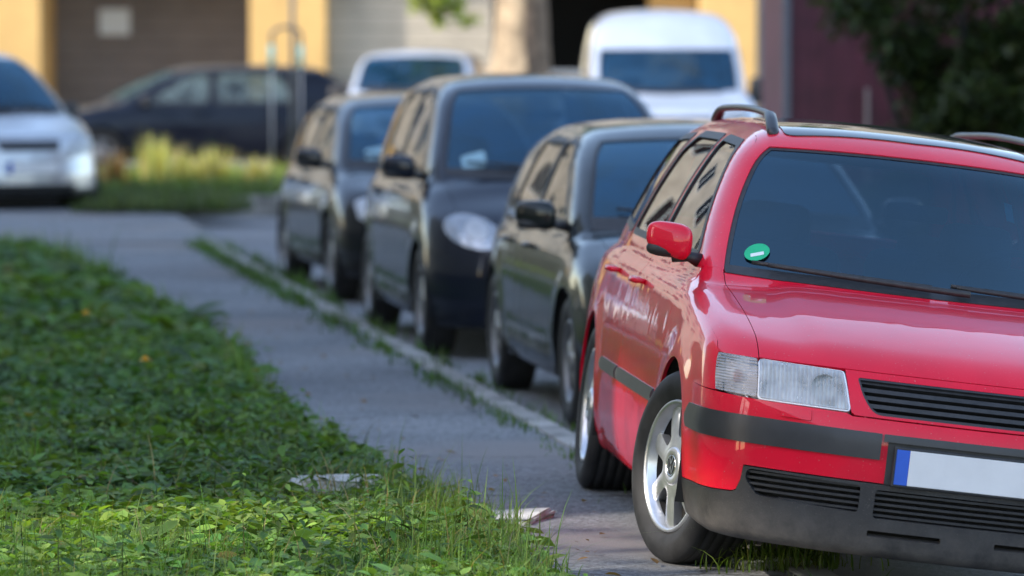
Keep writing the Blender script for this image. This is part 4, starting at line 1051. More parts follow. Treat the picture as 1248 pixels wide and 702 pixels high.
# grass growing along the kerb joint
gk = []; n = 5200
y = RNG.uniform(15.2, 41.2, n); amt = .32 + 1.1 * fbm(y * 0, y, 1.3, 2) + .4 * sstep(26, 30, y)
ok = RNG.random(n) < np.clip(amt, .02, 1); y = y[ok]; n = len(y)
side_ = RNG.random(n) < .82; x = kerbx(y) - np.where(side_, .145 + np.abs(RNG.normal(0, .055 + .02 * (y > 28), n)), .0 - np.abs(RNG.normal(0, .03, n)))
c = greens(n, (.05, .11, .02), (.10, .17, .04)); gk.append(blades(np.stack([x, y, np.full(n, -.01)], 1), RNG.uniform(0, 2 * PI, n), .05 * RNG.lognormal(0, .4, n) * (1 + .4 * (y > 28)), RNG.gamma(2, .3, n), .006 * RNG.uniform(.7, 1.6, n) * (1 + .6 * (y > 25)), c))
for _ in range(9):
    yc = random.uniform(19, 41); n = random.randint(12, 34); y = RNG.normal(yc, random.uniform(.08, .35), n); x = kerbx(y) - .07 + RNG.normal(0, .06, n)
    gk.append(blades(np.stack([x, y, np.full(n, .0)], 1), RNG.uniform(0, 2 * PI, n), .06 * RNG.lognormal(0, .4, n), RNG.gamma(2, .35, n), .008 * RNG.uniform(.7, 1.6, n), greens(n, (.05, .10, .02), (.12, .16, .05))))
# tuft under the bumper
n = 620; x = RNG.normal(.90, .11, n); y = RNG.normal(16.42, .09, n)
gk.append(blades(np.stack([x, y, np.full(n, .0)], 1), RNG.uniform(0, 2 * PI, n), .085 * RNG.lognormal(0, .4, n), RNG.gamma(2, .35, n), .005 * RNG.uniform(.7, 1.4, n), greens(n, (.08, .15, .02), (.2, .26, .05))))
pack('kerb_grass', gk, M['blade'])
# verge beyond the path, far grass lightened in colour as if sunlit
vg = []; n = 16000; x = RNG.uniform(-12, -2.45, n); y = RNG.uniform(51.2, 58.3, n)
tall = fbm(x, y, 1.8, 4); h = (.12 + .07 * tall + .05 * sstep(53, 56, y)) * RNG.lognormal(0, .3, n)
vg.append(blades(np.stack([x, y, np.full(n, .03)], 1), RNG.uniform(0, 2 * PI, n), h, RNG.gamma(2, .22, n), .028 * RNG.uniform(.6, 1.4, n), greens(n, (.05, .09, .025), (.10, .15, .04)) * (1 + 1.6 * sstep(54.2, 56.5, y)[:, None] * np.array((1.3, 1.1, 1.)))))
n = 5000; x = RNG.uniform(-4.25, -2.75, n); y = RNG.uniform(47.9, 51.3, n); x = x + .25 * np.sin(y * 2.1)
vg.append(blades(np.stack([x, y, np.full(n, .02)], 1), RNG.uniform(0, 2 * PI, n), .10 * RNG.lognormal(0, .35, n), RNG.gamma(2, .25, n), .03 * RNG.uniform(.6, 1.4, n), greens(n, (.05, .08, .03), (.10, .13, .05))))
pack('verge_grass', vg, M['blade'])
def tall_tuft(x, y, h, n, lab, col):
    r = np.abs(RNG.normal(0, .12, n)); a = RNG.uniform(0, 2 * PI, n)
    o = pack('tall_grass', [blades(np.stack([x + r * np.cos(a), y + r * np.sin(a), np.full(n, .03)], 1), a, h * RNG.uniform(.6, 1.1, n), RNG.gamma(2, .14, n), np.full(n, .03), greens(n, *col))], M['blade'], kind=None)
    tag(o, lab, 'grass clump', 'tall grass clumps on the sunlit verge')
yl = ((.36, .35, .12), (.66, .60, .27)); bn = ((.16, .09, .04), (.24, .15, .07))
tall_tuft(-3.92, 55.2, .62, 130, 'tall yellow-green grass clump on the verge, nearest the silver car', yl)
tall_tuft(-3.62, 55.6, .40, 110, 'low yellow-green grass clump beside the tallest one, in front of the dark saloon', yl)
tall_tuft(-3.30, 55.4, .48, 120, 'yellow-green grass clump below the middle of the dark saloon', yl)
tall_tuft(-2.80, 55.3, .38, 100, 'small yellow-green grass clump by the foot of the metal rack', yl)
tall_tuft(-4.30, 54.6, .48, 90, 'brown dry grass clump beside the front wheel of the silver car', bn)

# edging stones in the lawn
def slab(x, y, lx, ly, h, rz, lab):
    bm = bmesh.new(); bmesh.ops.create_cube(bm, size=1.)
    for v in bm.verts: v.co = (v.co.x * lx, v.co.y * ly, v.co.z * h)
    bmesh.ops.bevel(bm, geom=bm.edges[:], offset=.012, segments=2, affect='EDGES'); bmesh.ops.subdivide_edges(bm, edges=bm.edges[:], cuts=2, use_grid_fill=True)
    for v in bm.verts: v.co += Vector((random.gauss(0, .006), random.gauss(0, .006), random.gauss(0, .003)))
    me = bpy.data.meshes.new('edging_stone'); bm.to_mesh(me); bm.free(); me.materials.append(M['stone'])
    o = bpy.data.objects.new('edging_stone', me); COL.objects.link(o); o.location = (x, y, h / 2 - .02); o.rotation_euler = (R(2), R(-2), rz); tag(o, lab, 'edging stone', 'concrete edging stones in the lawn')
slab(-.66, 18.75, .34, .2, .105, R(-6), 'pale concrete edging stone sunk in the leaves of the lawn')
slab(.86, 16.42, .26, .14, .05, R(9), 'pale broken piece of kerb stone in the sun under the red bumper')
slab(-.04, 17.98, .30, .34, .042, R(-18), 'pale concrete edging stone at the lawn corner beside the pavement')

# small yellow flowers
def flower(px, py, lab):
    d = FPX * (CAM_H - .26) / (py - Y0); X = (px - 624) / FPX * d
    r = empty('dandelion', (X, d, 0)); tag(r, lab, 'flower', 'yellow flowers in the lawn')
    MB().tube([(0, 0, 0), (.006, 0, .12), (.0, 0, .26)], .0025, 6).build('stem', simple('flower_stem', (.08, .13, .03), .6), r)
    m = MB(); n = 26
    for ring, (rr_, zt) in enumerate(((.036, .0), (.026, .01), (.015, .018))):
        for i in range(n):
            a = 2 * PI * (i + ring * .4) / n; ca, sa = math.cos(a), math.sin(a); w = .0035
            m.add([(-sa * .001, ca * .001, .26), (ca * rr_ * .6 - sa * w, sa * rr_ * .6 + ca * w, .268 + zt), (ca * rr_, sa * rr_, .265 + zt), (ca * rr_ * .6 + sa * w, sa * rr_ * .6 - ca * w, .268 + zt)], [(0, 3, 2, 1)])
    m.build('flower_head', simple('yellow_petals', (.75, .42, .01), .6), r)
flower(104, 384, 'yellow dandelion flower at the left of the lawn, the farther of the two')
flower(176, 441, 'yellow dandelion flower in the middle of the lawn, the nearer of the two')

# ---- trees and bushes
def foliage(cx, n, size, ca, cb, parent, name, mat='tleaf'):
    """cx: list of clump (x,y,z,r)"""
    c = np.array(cx); wgt = c[:, 3] ** 2; k = RNG.choice(len(c), n, p=wgt / wgt.sum())
    d = RNG.normal(size=(n, 3)); d /= np.linalg.norm(d, axis=1)[:, None]; rr_ = c[k, 3] * RNG.random(n) ** .4
    p = c[k, :3] + d * rr_[:, None] * np.array((1, 1, .8))
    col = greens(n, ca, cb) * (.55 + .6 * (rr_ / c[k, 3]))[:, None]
    return pack(name, [leaves(p, RNG.uniform(0, 2 * PI, n), RNG.normal(.3, .5, n), RNG.normal(0, .6, n), size * RNG.lognormal(0, .25, n), col, 1.3)], M[mat], kind=None, parent=parent)
M['bark'] = simple('bark', (.16, .11, .075), .9, var=.45, scale=7, bumpk=.8)
M['palebark'] = simple('peeled_bark', (.33, .25, .16), .85, var=.5, scale=4.5, bumpk=.5)
def street_tree():
    r = empty('street_tree', (.12, 65, -.14)); tag(r, 'thick trunk with peeled pale bark standing behind the blue-black people carrier', 'tree')
    z = np.linspace(0, 5.5, 14); rad = .37 + .12 * np.exp(-z / .7) - .02 * z
    t = MB().tube([(.02 * math.sin(q * 1.3), .03 * math.sin(q), q) for q in z], rad, 20); t.build('trunk', M['bark'], r)
    # pale area where the bark has come off, on the sunny left half
    V = []; n = 14; zz = np.linspace(.2, 2.6, 16)
    for q in zz:
        rr_ = np.interp(q, z, rad) + .014 + .012 * math.sin(5 * q) + (.1 * math.exp(-((q - 1.25) / .22) ** 2))
        for i in range(n):
            a = PI * (.86 + .66 * i / (n - 1)) + .05 * math.sin(6 * q); V.append((.02 * math.sin(q * 1.3) + rr_ * math.cos(a), .03 * math.sin(q) + rr_ * math.sin(a), q))
    MB().add(V, [(i * n + j, i * n + j + 1, (i + 1) * n + j + 1, (i + 1) * n + j) for i in range(15) for j in range(n - 1)]).build('peeled_bark', M['palebark'], r)
    b = MB()
    for (x, y, zt) in ((-2.6, -.6, 6.6), (2.0, .4, 7.), (.4, 1.8, 8.), (-1.0, -1.5, 7.6), (-1.3, -3., 5.4)):
        b.tube([(0, 0, 4.4), (x * .4, y * .4, 4.4 + (zt - 4.4) * .6), (x, y, zt)], [.16, .10, .03], 8)
    b.tube([(-1.05, -2.5, 5.6), (-1.0, -2.8, 3.6), (-.98, -3., 2.3)], [.04, .025, .01], 6)
    b.build('branch', M['bark'], r)
    cl = [(random.gauss(0, 1.7), random.gauss(0, 1.6), random.uniform(6.2, 10), random.uniform(.6, 1.2)) for _ in range(34)]
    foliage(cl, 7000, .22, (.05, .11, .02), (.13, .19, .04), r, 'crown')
    cl = [(-1.0 + random.gauss(0, .2), -3 + random.gauss(0, .15), 2.32 + random.gauss(0, .12), .12) for _ in range(12)]
    foliage(cl, 380, .12, (.20, .27, .04), (.32, .36, .07), r, 'hanging_twig')
street_tree()
def hedge_tree():
    r = empty('dark_evergreen', (4.05, 43, -.14)); tag(r, 'dark dense evergreen shrub beside the maroon wall', 'shrub')
    b = MB()
    for i in range(9):
        x, y = random.gauss(0, .45), random.gauss(0, .3); b.tube([(x * .2, y * .2, 0), (x * .7, y * .7, 1.2), (x * 1.2, y * 1.2, 3.)], [.04, .03, .01], 7)
    b.build('stem', M['dark'], r)
    cl = []
    for _ in range(190):
        z_ = random.uniform(.1, 4.2); w = (1.15 if z_ < 2.3 else 1.0) * (.75 + .25 * math.sin(z_ * 3 + 1)); cl.append((random.uniform(-w * 1.05, w * 1.2), random.gauss(-.1, .35), z_, random.uniform(.14, .34)))
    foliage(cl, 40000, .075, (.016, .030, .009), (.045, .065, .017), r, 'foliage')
hedge_tree()
def reflection_hedge(x0, x1, y, h, lab):
    r = empty('hedge', ((x0 + x1) / 2, y, 0)); tag(r, lab, 'hedge')
    MB().box((0, 0, h / 2), (x1 - x0, .7, h - .1), bevel=.1).build('stems', M['soil'], r)
    cl = [(random.uniform(x0, x1) - (x0 + x1) / 2, random.uniform(-.4, .4), random.uniform(.1, h), random.uniform(.2, .4)) for _ in range(int((x1 - x0) * 9))]
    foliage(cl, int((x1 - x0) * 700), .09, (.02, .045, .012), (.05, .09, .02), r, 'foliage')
reflection_hedge(-24, -7.6, 60.5, 1.9, 'unseen dark hedge added left of the frame to darken reflections in the cars')  # out-of-frame hedge, added so the car flanks reflect something dark
# leaf litter and grit on the pavement
lt = []; n = 260; y = RNG.uniform(15.5, 34, n); x = lawnx(y) + np.abs(RNG.normal(.08, .28, n)); ok = x < kerbx(y) + .4; x, y = x[ok], y[ok]; n = len(x)
lt.append(leaves(np.stack([x, y, np.full(n, .012)], 1), RNG.uniform(0, 6.3, n), RNG.normal(0, .2, n), RNG.normal(0, .25, n), .03 * RNG.lognormal(0, .4, n), np.array((.20, .12, .05)) * RNG.uniform(.4, 1.5, (n, 1))))
pack('leaf_litter', lt, M['leaf'])

# ---- maroon corrugated metal wall at the right
M['maroon'] = simple('maroon_sheet_metal', (.090, .018, .032), .6, var=.3, scale=2.5)
r = empty('metal_shed', (3.70, 45.2, -.14)); tag(r, 'maroon corrugated metal shed wall behind the red estate car', 'shed')
m = MB(); xs = np.arange(-1.24, 4.0, .02); prof = .006 * np.clip(np.sin(xs * 2 * PI / .19) * 2, -1, 1)
V = [(x, -p_, z_) for x, p_ in zip(xs, prof) for z_ in (0, 3.4)]
m.add(V, [(2 * i, 2 * i + 2, 2 * i + 3, 2 * i + 1) for i in range(len(xs) - 1)], smooth=False).build('front_sheet', M['maroon'], r)
MB().box((-1.245, 2., 1.7), (.03, 4., 3.4)).box((1.4, 2, 3.43), (5.4, 4.2, .06)).build('side_sheet', M['maroon'], r)
MB().box((-1.24, -.02, 1.7), (.07, .06, 3.4), bevel=.01).build('corner_post', simple('dark_post', (.13, .14, .165), .6), r)
MB().box((-.52, -.05, .8), (.03, .03, 1.15), bevel=.006).build('bracket', simple('pale_bracket', (.35, .30, .28), .6), r)

# ---- garage block at the back
M['yellow'] = simple('yellow_plaster', (.62, .40, .15), .9, var=.10, scale=1.2, bumpk=.1)
M['facade3'] = simple('beige_plaster', (.42, .37, .29), .9, var=.2, scale=1.)
M['door'] = simple('grey_garage_door', (.17, .145, .13), .6, var=.15, scale=1.5)
M['door2'] = simple('beige_garage_door', (.44, .39, .31), .7, var=.12, scale=1.5)
M['soffit'] = simple('concrete_soffit', (.25, .23, .2), .9)
M['bluegrey'] = simple('blue_grey_panel', (.24, .27, .31), .7, var=.1, scale=2)
M['farwin'] = glass('far_window', (.1, .12, .14), 1.5, .03)
M['frame'] = simple('white_frame', (.7, .7, .68), .5)
GY = 80.; S = GY / FPX
gx = lambda px: (px - 624) * S
g = empty('garage_block', (0, GY, -.14)); tag(g, 'yellow plastered garage block with grey doors behind the parked cars', 'building')
D_ = 2.6
def pier(x0, x1, z1=3.3): MB().box(((x0 + x1) / 2, D_ / 2, z1 / 2), (x1 - x0, D_, z1), bevel=.02).build('pier', M['yellow'], g)
piers = [(gx(-1250), gx(-1170)), (gx(-900), gx(-820)), (gx(-590), gx(-510)), (gx(-300), gx(-215)), (gx(-20), gx(50)), (gx(305), gx(398)), (gx(853), gx(922)), (gx(1300), gx(1400))]
for a, b in piers: pier(a, b)
def gdoor(x0, x1, mat, z1=3.0, ribs=0.24):
    m = MB(); z_ = 0.
    while z_ < z1 - .02:
        hgt = min(ribs, z1 - z_); m.box(((x0 + x1) / 2, D_ - .06, z_ + hgt / 2), (x1 - x0, .06, hgt - .012), bevel=.008); z_ += ribs
    d = m.build('garage_door', mat, g)
    MB().box(((x0 + x1) / 2, D_ - .01, z1 / 2 + .1), (x1 - x0 + .3, .03, z1 + .4)).build('door_backing', M['dark'], d)
    MB().box(((x0 + x1) / 2, D_ - .11, 1.0), (.12, .04, .03), bevel=.008).build('door_handle', M['black'], d); return d
doors_ = [(gx(-1170), gx(-900)), (gx(-820), gx(-590)), (gx(-510), gx(-300)), (gx(-215), gx(-20))]
for a, b in doors_: gdoor(a, b, M['door'])
d1 = gdoor(gx(50), gx(305) + .1, M['door'])
nx = gx(141) * (GY + D_) / GY; MB().box((nx, D_ - .12, 2.03 + .0), (.5, .012, .42), bevel=.003).build('notice', M['paper'], d1)
gd2 = gdoor(gx(398), gx(600), M['door2']); gd2.location = (0, -1.9, 0)
MB().box((gx(500), .5, .55), (gx(605) - gx(398), .3, 1.10), bevel=.03).build('low_wall', M['soffit'], g)
MB().box((gx(412), .2, .50), (.4, .25, 1.0), bevel=.03).build('red_box', simple('faded_red_box', (.28, .06, .04), .7), g)
MB().box((gx(652), 1.2, 1.65), (.32, .4, 3.3), bevel=.02).build('brown_pillar', simple('brown_pillar', (.16, .12, .09), .9), g)
MB().box((gx(735), D_ + 1.6, 1.6), (gx(850) - gx(620), .1, 3.4)).build('dark_bay', M['dark'], g)
MB().box((gx(735), D_ * .4, .62), (gx(850) - gx(665), .2, 1.25), bevel=.02).build('bay_barrier', M['bluegrey'], g)
MB().box((gx(822), 1.5, 1.65), (.75, .3, 3.3)).build('side_wall', M['yellow'], g)
MB().box((gx(938), .9, 1.65), (.42, .5, 3.3), bevel=.02).build('downpipe_panel', M['bluegrey'], g)
MB().box((gx(1100), 1.6, 1.65), (gx(1300) - gx(950), .3, 3.3)).build('side_wall', M['yellow'], g)
xa, xb = gx(-1300), gx(1400)
# upper storeys (above the frame, seen in reflections)
m = MB().box(((xa + xb) / 2, 6., 3.45), (xb - xa, 12., .3)); m.build('soffit_beam', M['soffit'], g)
holes = []
wins = [(x_ + 1.2, z_) for x_ in np.arange(xa + .8, xb - 3, 3.1) for z_ in (4.6, 7.5, 10.4)]
outer = np.array([(xa, 3.6), (xb, 3.6), (xb, 13.2), (xa, 13.2)])
Hs = [np.array([(x_, z_), (x_ + 1.3, z_), (x_ + 1.3, z_ + 1.5), (x_, z_ + 1.5)]) for x_, z_ in wins]
V, T = cdt(outer, Hs, 2.5); MB().add(np.c_[V[:, 0], np.zeros(len(V)), V[:, 1]], T, smooth=False).build('upper_wall', M['facade3'], g)
wi = None
for x_, z_ in wins:
    if wi is None:
        f = MB()
        for c_, s_ in (((.65, .12, .03), (1.3, .08, .06)), ((.65, .12, 1.47), (1.3, .08, .06)), ((.03, .12, .75), (.06, .08, 1.38)), ((1.27, .12, .75), (.06, .08, 1.38)), ((.65, .12, .75), (.06, .08, 1.38))): f.box(c_, s_)
        f.box((.65, .14, -.03), (1.3, .24, .05)); wi = f.build('window', M['frame'], g, loc=(x_, 0, z_))
        wp = MB().box((.65, .15, .75), (1.2, .01, 1.4)).build('pane', M['farwin'], wi); wc = MB().box((.65, .5, .75), (1.6, .02, 1.7)).build('room', M['dash'], wi)
    else:
        o = obj_copy(wi, g); o.location = (x_, 0, z_); obj_copy(wp, o); obj_copy(wc, o)
MB().box(((xa + xb) / 2, 6., 13.4), (xb - xa + 1., 13., .4)).build('flat_roof', M['soffit'], g)

# ---- unseen blocks added left of the lawn and street to cast the foreground shadow
def block(name_lab, x0, x1, y0, y1, h, col):
    r = empty('shade_building', ((x0 + x1) / 2, (y0 + y1) / 2, -.2)); tag(r, name_lab, 'building')
    wx, wy = x1 - x0, y1 - y0
    MB().box((0, 0, h / 2), (wx, wy, h)).build('wall', col, r); MB().box((0, 0, h + .15), (wx + .6, wy + .6, .3)).build('flat_roof', M['soffit'], r)
    m = None
    for yy in np.arange(-wy / 2 + 1.2, wy / 2 - 1.6, 3.2):
        for zz in np.arange(1.6, h - 2, 2.9):
            if m is None:
                m = MB().box((0, 0, .7), (.10, 1.5, 1.5), bevel=.02).build('window', M['frame'], r, loc=(wx / 2, yy, zz)); p_ = MB().box((.06, 0, .7), (.02, 1.34, 1.34)).build('pane', M['farwin'], m)
            else: o = obj_copy(m, r); o.location = (wx / 2, yy, zz); obj_copy(p_, o)
M['facade2'] = simple('pale_facade', (.45, .38, .28), .9, var=.1, scale=1.)
block('long unseen block added along the lawn to shade the street', -28, -16, 10.4, 43., 18, M['facade2'])
block('unseen block added behind the camera on the left to shade the foreground', -21, -16, -45, 3.0, 18, M['facade2'])
r = empty('sun_limit_wall', (-16.2, 6.7, -.2)); tag(r, 'unseen wall added high between the two shading blocks to limit the sun gap', 'wall')
MB().box((0, 0, 15.9), (.38, 7.36, 4.3)).build('wall', M['facade2'], r); MB().box((0, 0, 18.12), (.5, 7.36, .25)).build('flat_roof', M['soffit'], r)  # added above the gap to cut off the higher sun
r = empty('dapple_tree', (-8.8, 11.7, 0)); tag(r, 'unseen leafy tree added left of the lawn to dapple the sunlight', 'tree')
MB().tube([(0, 0, 0), (.05, .1, 2.5), (0, 0, 5.5), (-.2, 0, 8)], [.2, .16, .12, .03], 10).build('trunk', M['bark'], r)
cl = [(random.gauss(0, 1.1), random.gauss(0, 1.2), random.uniform(3.8, 9.2), random.uniform(.35, .7)) for _ in range(30)]
foliage(cl, 650, .17, (.05, .11, .02), (.10, .16, .04), r, 'crown')  # added crown out of view, breaks the sun into dapples

# ---- metal rack
M['rack'] = simple('dark_rack_metal', (.06, .07, .08), .5); M['teal'] = simple('teal_sleeve', (.10, .34, .36), .5)
r = empty('metal_rack', (-2.55, 57, 0.03)); tag(r, 'narrow arched metal rack with teal sleeves standing on the verge', 'rack')
s_ = 57 / FPX
for xx in (-.165, .165): MB().tube([(xx, 0, 0), (xx, 0, 1.55)], .008, 8).build('post', simple('pale_post', (.25, .28, .32), .5), r)
MB().tube([(-.165, 0, 1.52)] + [(-.165 * math.cos(a), 0, 1.66 + .10 * math.sin(a)) for a in np.linspace(0, PI, 9)] + [(.165, 0, 1.52)], .02, 8).build('arch', M['rack'], r)
for xx in (-.165, .165): MB().tube([(xx, -.01, 1.30), (xx, -.01, 1.56)], .035, 10).build('sleeve', M['teal'], r)
MB().tube([(.07, .02, 0), (.07, .02, 3.0)], .028, 8).build('mast', M['rack'], r)

# ================================================================== cars
RED = paint('red_paint', (.68, .003, .027), dust=.014, coat=.8, cior=1.42)
P = estate_shape()
car, B = build_car('estate_car', 'red estate car parked half on the pavement, nearest the camera', 'car', P, RED, steer=R(18), hero=True)
place(car, 1.320, 16.615, .083, .1164, -.092)
# roof rails, sunroof, rub strips, sticker
for sg in (-1, 1):
    us = np.linspace(-1.10, -2.95, 26); e = B.edge_roof(us, sg); e = B.p_top(np.stack([us, e[:, 1] - sg * .055], 1))
    lift = .038 * np.clip(np.minimum((us[0] - us) / .16, (us - us[-1]) / .16), 0, 1) ** .6
    pts = e + np.stack([0 * us, 0 * us, lift + .004], 1); pts = np.concatenate([[pts[0] + np.array((.03, 0, -.012))], pts, [pts[-1] + np.array((-.03, 0, -.012))]])
    MB().tube(pts, [.014] + [.023] * 3 + [.016] * (len(pts) - 7) + [.022] * 2 + [.014], 10, flat=(1., .8)).build('roof_rail', M['trimgrey'], car)
    p_ = B.p_side([(u_, .505) for u_ in np.linspace(-.47, -1.60, 20)], sg)
    for (a, b) in ((-.47, -1.595), (-1.645, -2.20)):
        q = [(a, .487), (a, .535), (b, .535), (b, .487)]
        m = MB(); patch(m, B, lambda z_, sg=sg: B.p_side(z_, sg), rnd(q, .012), (), .03, off=lambda p: .004 + .010 * np.clip(1 - ((p[:, 2] - .511) / .026) ** 2, 0, 1), skirt=.012, edge=.015); m.build('rub_strip', M['trimgrey'], car)
m = MB(); patch(m, B, B.p_top, rnd([(-1.03, -.45), (-.985, 0), (-1.03, .45), (-1.98, .45), (-1.98, -.45)], .05), (), .05, off=.004, skirt=.012)
m.build('sunroof', glass('sunroof_glass', (.02, .022, .025), 1.6, .06, (.25, .26, .25)), car)
v0, w0 = -.585, 1.035
q = [(float(B.wsu(w0 + .026 * math.sin(a), v0)) + 0, v0 + .042 * math.cos(a)) for a in np.linspace(0, 2 * PI, 25)[:-1]]
m = MB(); patch(m, B, B.p_top, q, (), .015, off=.001, skirt=0); stk = m.build('window_sticker', M['green'], car)
q = [(float(B.wsu(w0 + dz, v0)), v0 + dv) for dv, dz in ((-.022, -.012), (.022, -.012), (.022, -.002), (-.022, -.002))]
m = MB(); patch(m, B, B.p_top, q, (), .01, off=.002, skirt=0); m.build('sticker_print', M['paper'], stk)
q = [(float(B.wsu(1.27 + dz, .31)), .31 + dv) for dv, dz in ((-.014, -.03), (.014, -.03), (.014, .03), (-.014, .03))]
m = MB(); patch(m, B, B.p_top, q, (), .015, off=-.012, skirt=0); m.build('toll_tag', simple('teal_tag', (.05, .42, .60), .4), car)

def front_far(root, B, P, lamp_poly, grille, intake, plate_z, lampmat='lens_far', badge=None, fog=None, grille_mat='black', lampback='reflector'):
    for sg in (-1, 1):
        h = lamp(root, B, lamp_poly, sg, lampmat, .03, .009, depth=-.002, r=.03, mat_back=lampback)
        if lampback != 'reflector':
            c = np.mean(np.asarray(lamp_poly), 0) + np.array((-.02, .012))
            q = B.fr([(sg * (c[0] + .062 * math.cos(a)), c[1] + .058 * math.sin(a)) for a in np.linspace(0, 2 * PI, 19)[:-1]])
            m = MB(); patch(m, B, B.p_rad, q, (), .02, off=.006, skirt=0); m.build('lamp_bowl', M['lamp_white'], h)
    overlay(root, B, grille, M[grille_mat], 'grille', .004, .04, r=.02)
    m = MB()
    lo, hi = min(q[1] for q in grille), max(q[1] for q in grille); x_ = max(q[0] for q in grille) * .9
    for i in range(3):
        w = lo + (hi - lo) * (i + .6) / 3.2; patch(m, B, B.p_rad, B.fr(dens([(-x_, w - .006), (x_, w - .006), (x_, w + .006), (-x_, w + .006)], .05)), (), .06, off=.010, skirt=.01)
    m.build('grille_bar', M['chrome'] if badge else M['trimgrey'], root)
    overlay(root, B, intake, M['dark'], 'air_intake', .004, .04, r=.03)
    if fog:
        for sg in (-1, 1): overlay(root, B, [(sg * fog[0] + .055 * math.cos(a), fog[1] + .045 * math.sin(a)) for a in np.linspace(0, 2 * PI, 17)[:-1]], M['bluelamp'], 'fog_light', .006, .03, r=0)
    if plate_z: plate(root, B, plate_z)
def dash_paper(B, root, v, w, a=.09, b=.05, mat='permit'):
    q = [(float(B.wsu(w + dz, v)), v + dv) for dv, dz in ((-a, -b), (a, -b), (a, b), (-a, b))]
    m = MB(); patch(m, B, B.p_top, rnd(q, .02), (), .03, off=-.003, skirt=0); m.build('permit', M[mat], root)

BLK = paint('black_green_paint', (.008, .010, .009), coat=.8, cior=1.42, dust=.010, dustcol=(.16, .15, .13)); NVY = paint('blue_black_paint', (.006, .009, .018), coat=.8, cior=1.42, dust=.010, dustcol=(.16, .15, .13))
GRP = paint('graphite_paint', (.016, .017, .02), metal=.3, coat=.8, cior=1.42, dust=.02, dustcol=(.16, .15, .13)); SIL = paint('silver_paint', (.52, .54, .56), metal=.55, rough=.3, dust=.03)
WHT = paint('white_paint', (.40, .46, .56), dust=.03); DBL = paint('dark_blue_paint', (.006, .009, .018), coat=.5, cior=1.4, dust=.002, dustcol=(.12, .12, .13))
ROADY = -.13
ROWG = 'cars parked in a row along the kerb'
# second car: black hatchback
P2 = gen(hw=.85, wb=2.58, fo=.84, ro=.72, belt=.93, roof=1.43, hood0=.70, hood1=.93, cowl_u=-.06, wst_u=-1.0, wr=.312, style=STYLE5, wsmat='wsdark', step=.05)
c2, B2 = build_car('hatchback', 'black-green hatchback parked directly behind the red estate car', 'car', P2, BLK, ROWG)
front_far(c2, B2, P2, [(.40, .56), (.42, .70), (.66, .735), (.74, .72), (.73, .60), (.6, .56)], [(-.3, .62), (.3, .62), (.34, .70), (-.34, .70)], [(-.45, .25), (.45, .25), (.5, .38), (-.5, .38)], .47, fog=(.62, .33))
# third: people carrier
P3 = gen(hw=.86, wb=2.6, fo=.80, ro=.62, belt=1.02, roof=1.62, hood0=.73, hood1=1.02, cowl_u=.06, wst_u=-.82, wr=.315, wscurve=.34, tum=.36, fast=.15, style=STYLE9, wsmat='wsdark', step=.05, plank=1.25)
c3, B3 = build_car('people_carrier', 'tall blue-black people carrier with big oval headlights, third in the kerb row', 'car', P3, NVY, ROWG)
ov = [(.60 + .15 * math.cos(a), .73 + .095 * math.sin(a) + .2 * .125 * math.cos(a)) for a in np.linspace(0, 2 * PI, 25)[:-1]]
front_far(c3, B3, P3, ov, [(-.32, .62), (.32, .62), (.36, .71), (-.36, .71)], [(-.42, .27), (.42, .27), (.46, .42), (-.46, .42)], .54, lampback='bluelamp')
dash_paper(B3, c3, -.50, 1.12, .07, .045)
# fourth
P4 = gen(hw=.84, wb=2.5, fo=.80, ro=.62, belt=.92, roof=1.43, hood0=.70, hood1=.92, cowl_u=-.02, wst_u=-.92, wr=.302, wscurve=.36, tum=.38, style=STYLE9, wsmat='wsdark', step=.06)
c4, B4 = build_car('small_car', 'graphite small car at the far end of the kerb row', 'car', P4, GRP, ROWG)
front_far(c4, B4, P4, [(.42, .56), (.42, .69), (.66, .73), (.72, .70), (.70, .58)], [(-.3, .60), (.3, .60), (.3, .68), (-.3, .68)], [(-.45, .25), (.45, .25), (.48, .38), (-.48, .38)], .46)
dash_paper(B4, c4, -.45, 1.02, .08, .04)
def beside(car, P, px, py, yaw, z=ROADY, roll=0.):
    """stand the car so that its front right wheel touches the road where the photograph shows it"""
    d = FPX * (CAM_H - z) / (py - Y0); X = (px - 624) / FPX * d; t = P['track'] / 2
    place(car, X + t * math.cos(yaw), d + t * math.sin(yaw), yaw, roll, z)
beside(c2, P2, 716, 521, R(7.9)); beside(c3, P3, 531, 432, R(8.3)); beside(c4, P4, 418, 366, R(10.))
# silver people carrier at the left edge
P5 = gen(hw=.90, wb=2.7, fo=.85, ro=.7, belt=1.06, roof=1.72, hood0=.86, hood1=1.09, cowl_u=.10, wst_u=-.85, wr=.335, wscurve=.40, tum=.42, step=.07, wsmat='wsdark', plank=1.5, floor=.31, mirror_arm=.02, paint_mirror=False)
c5, B5 = build_car('silver_carrier', 'silver people carrier at the left edge, standing in the sun', 'car', P5, SIL)
front_far(c5, B5, P5, [(.38, .66), (.42, .82), (.70, .90), (.78, .86), (.76, .72)], [(-.3, .74), (.3, .74), (.34, .84), (-.34, .84)], [(-.45, .33), (.45, .33), (.5, .42), (-.5, .42)], .58)
place(c5, -5.03, 49.6, R(27), 0, -.16)
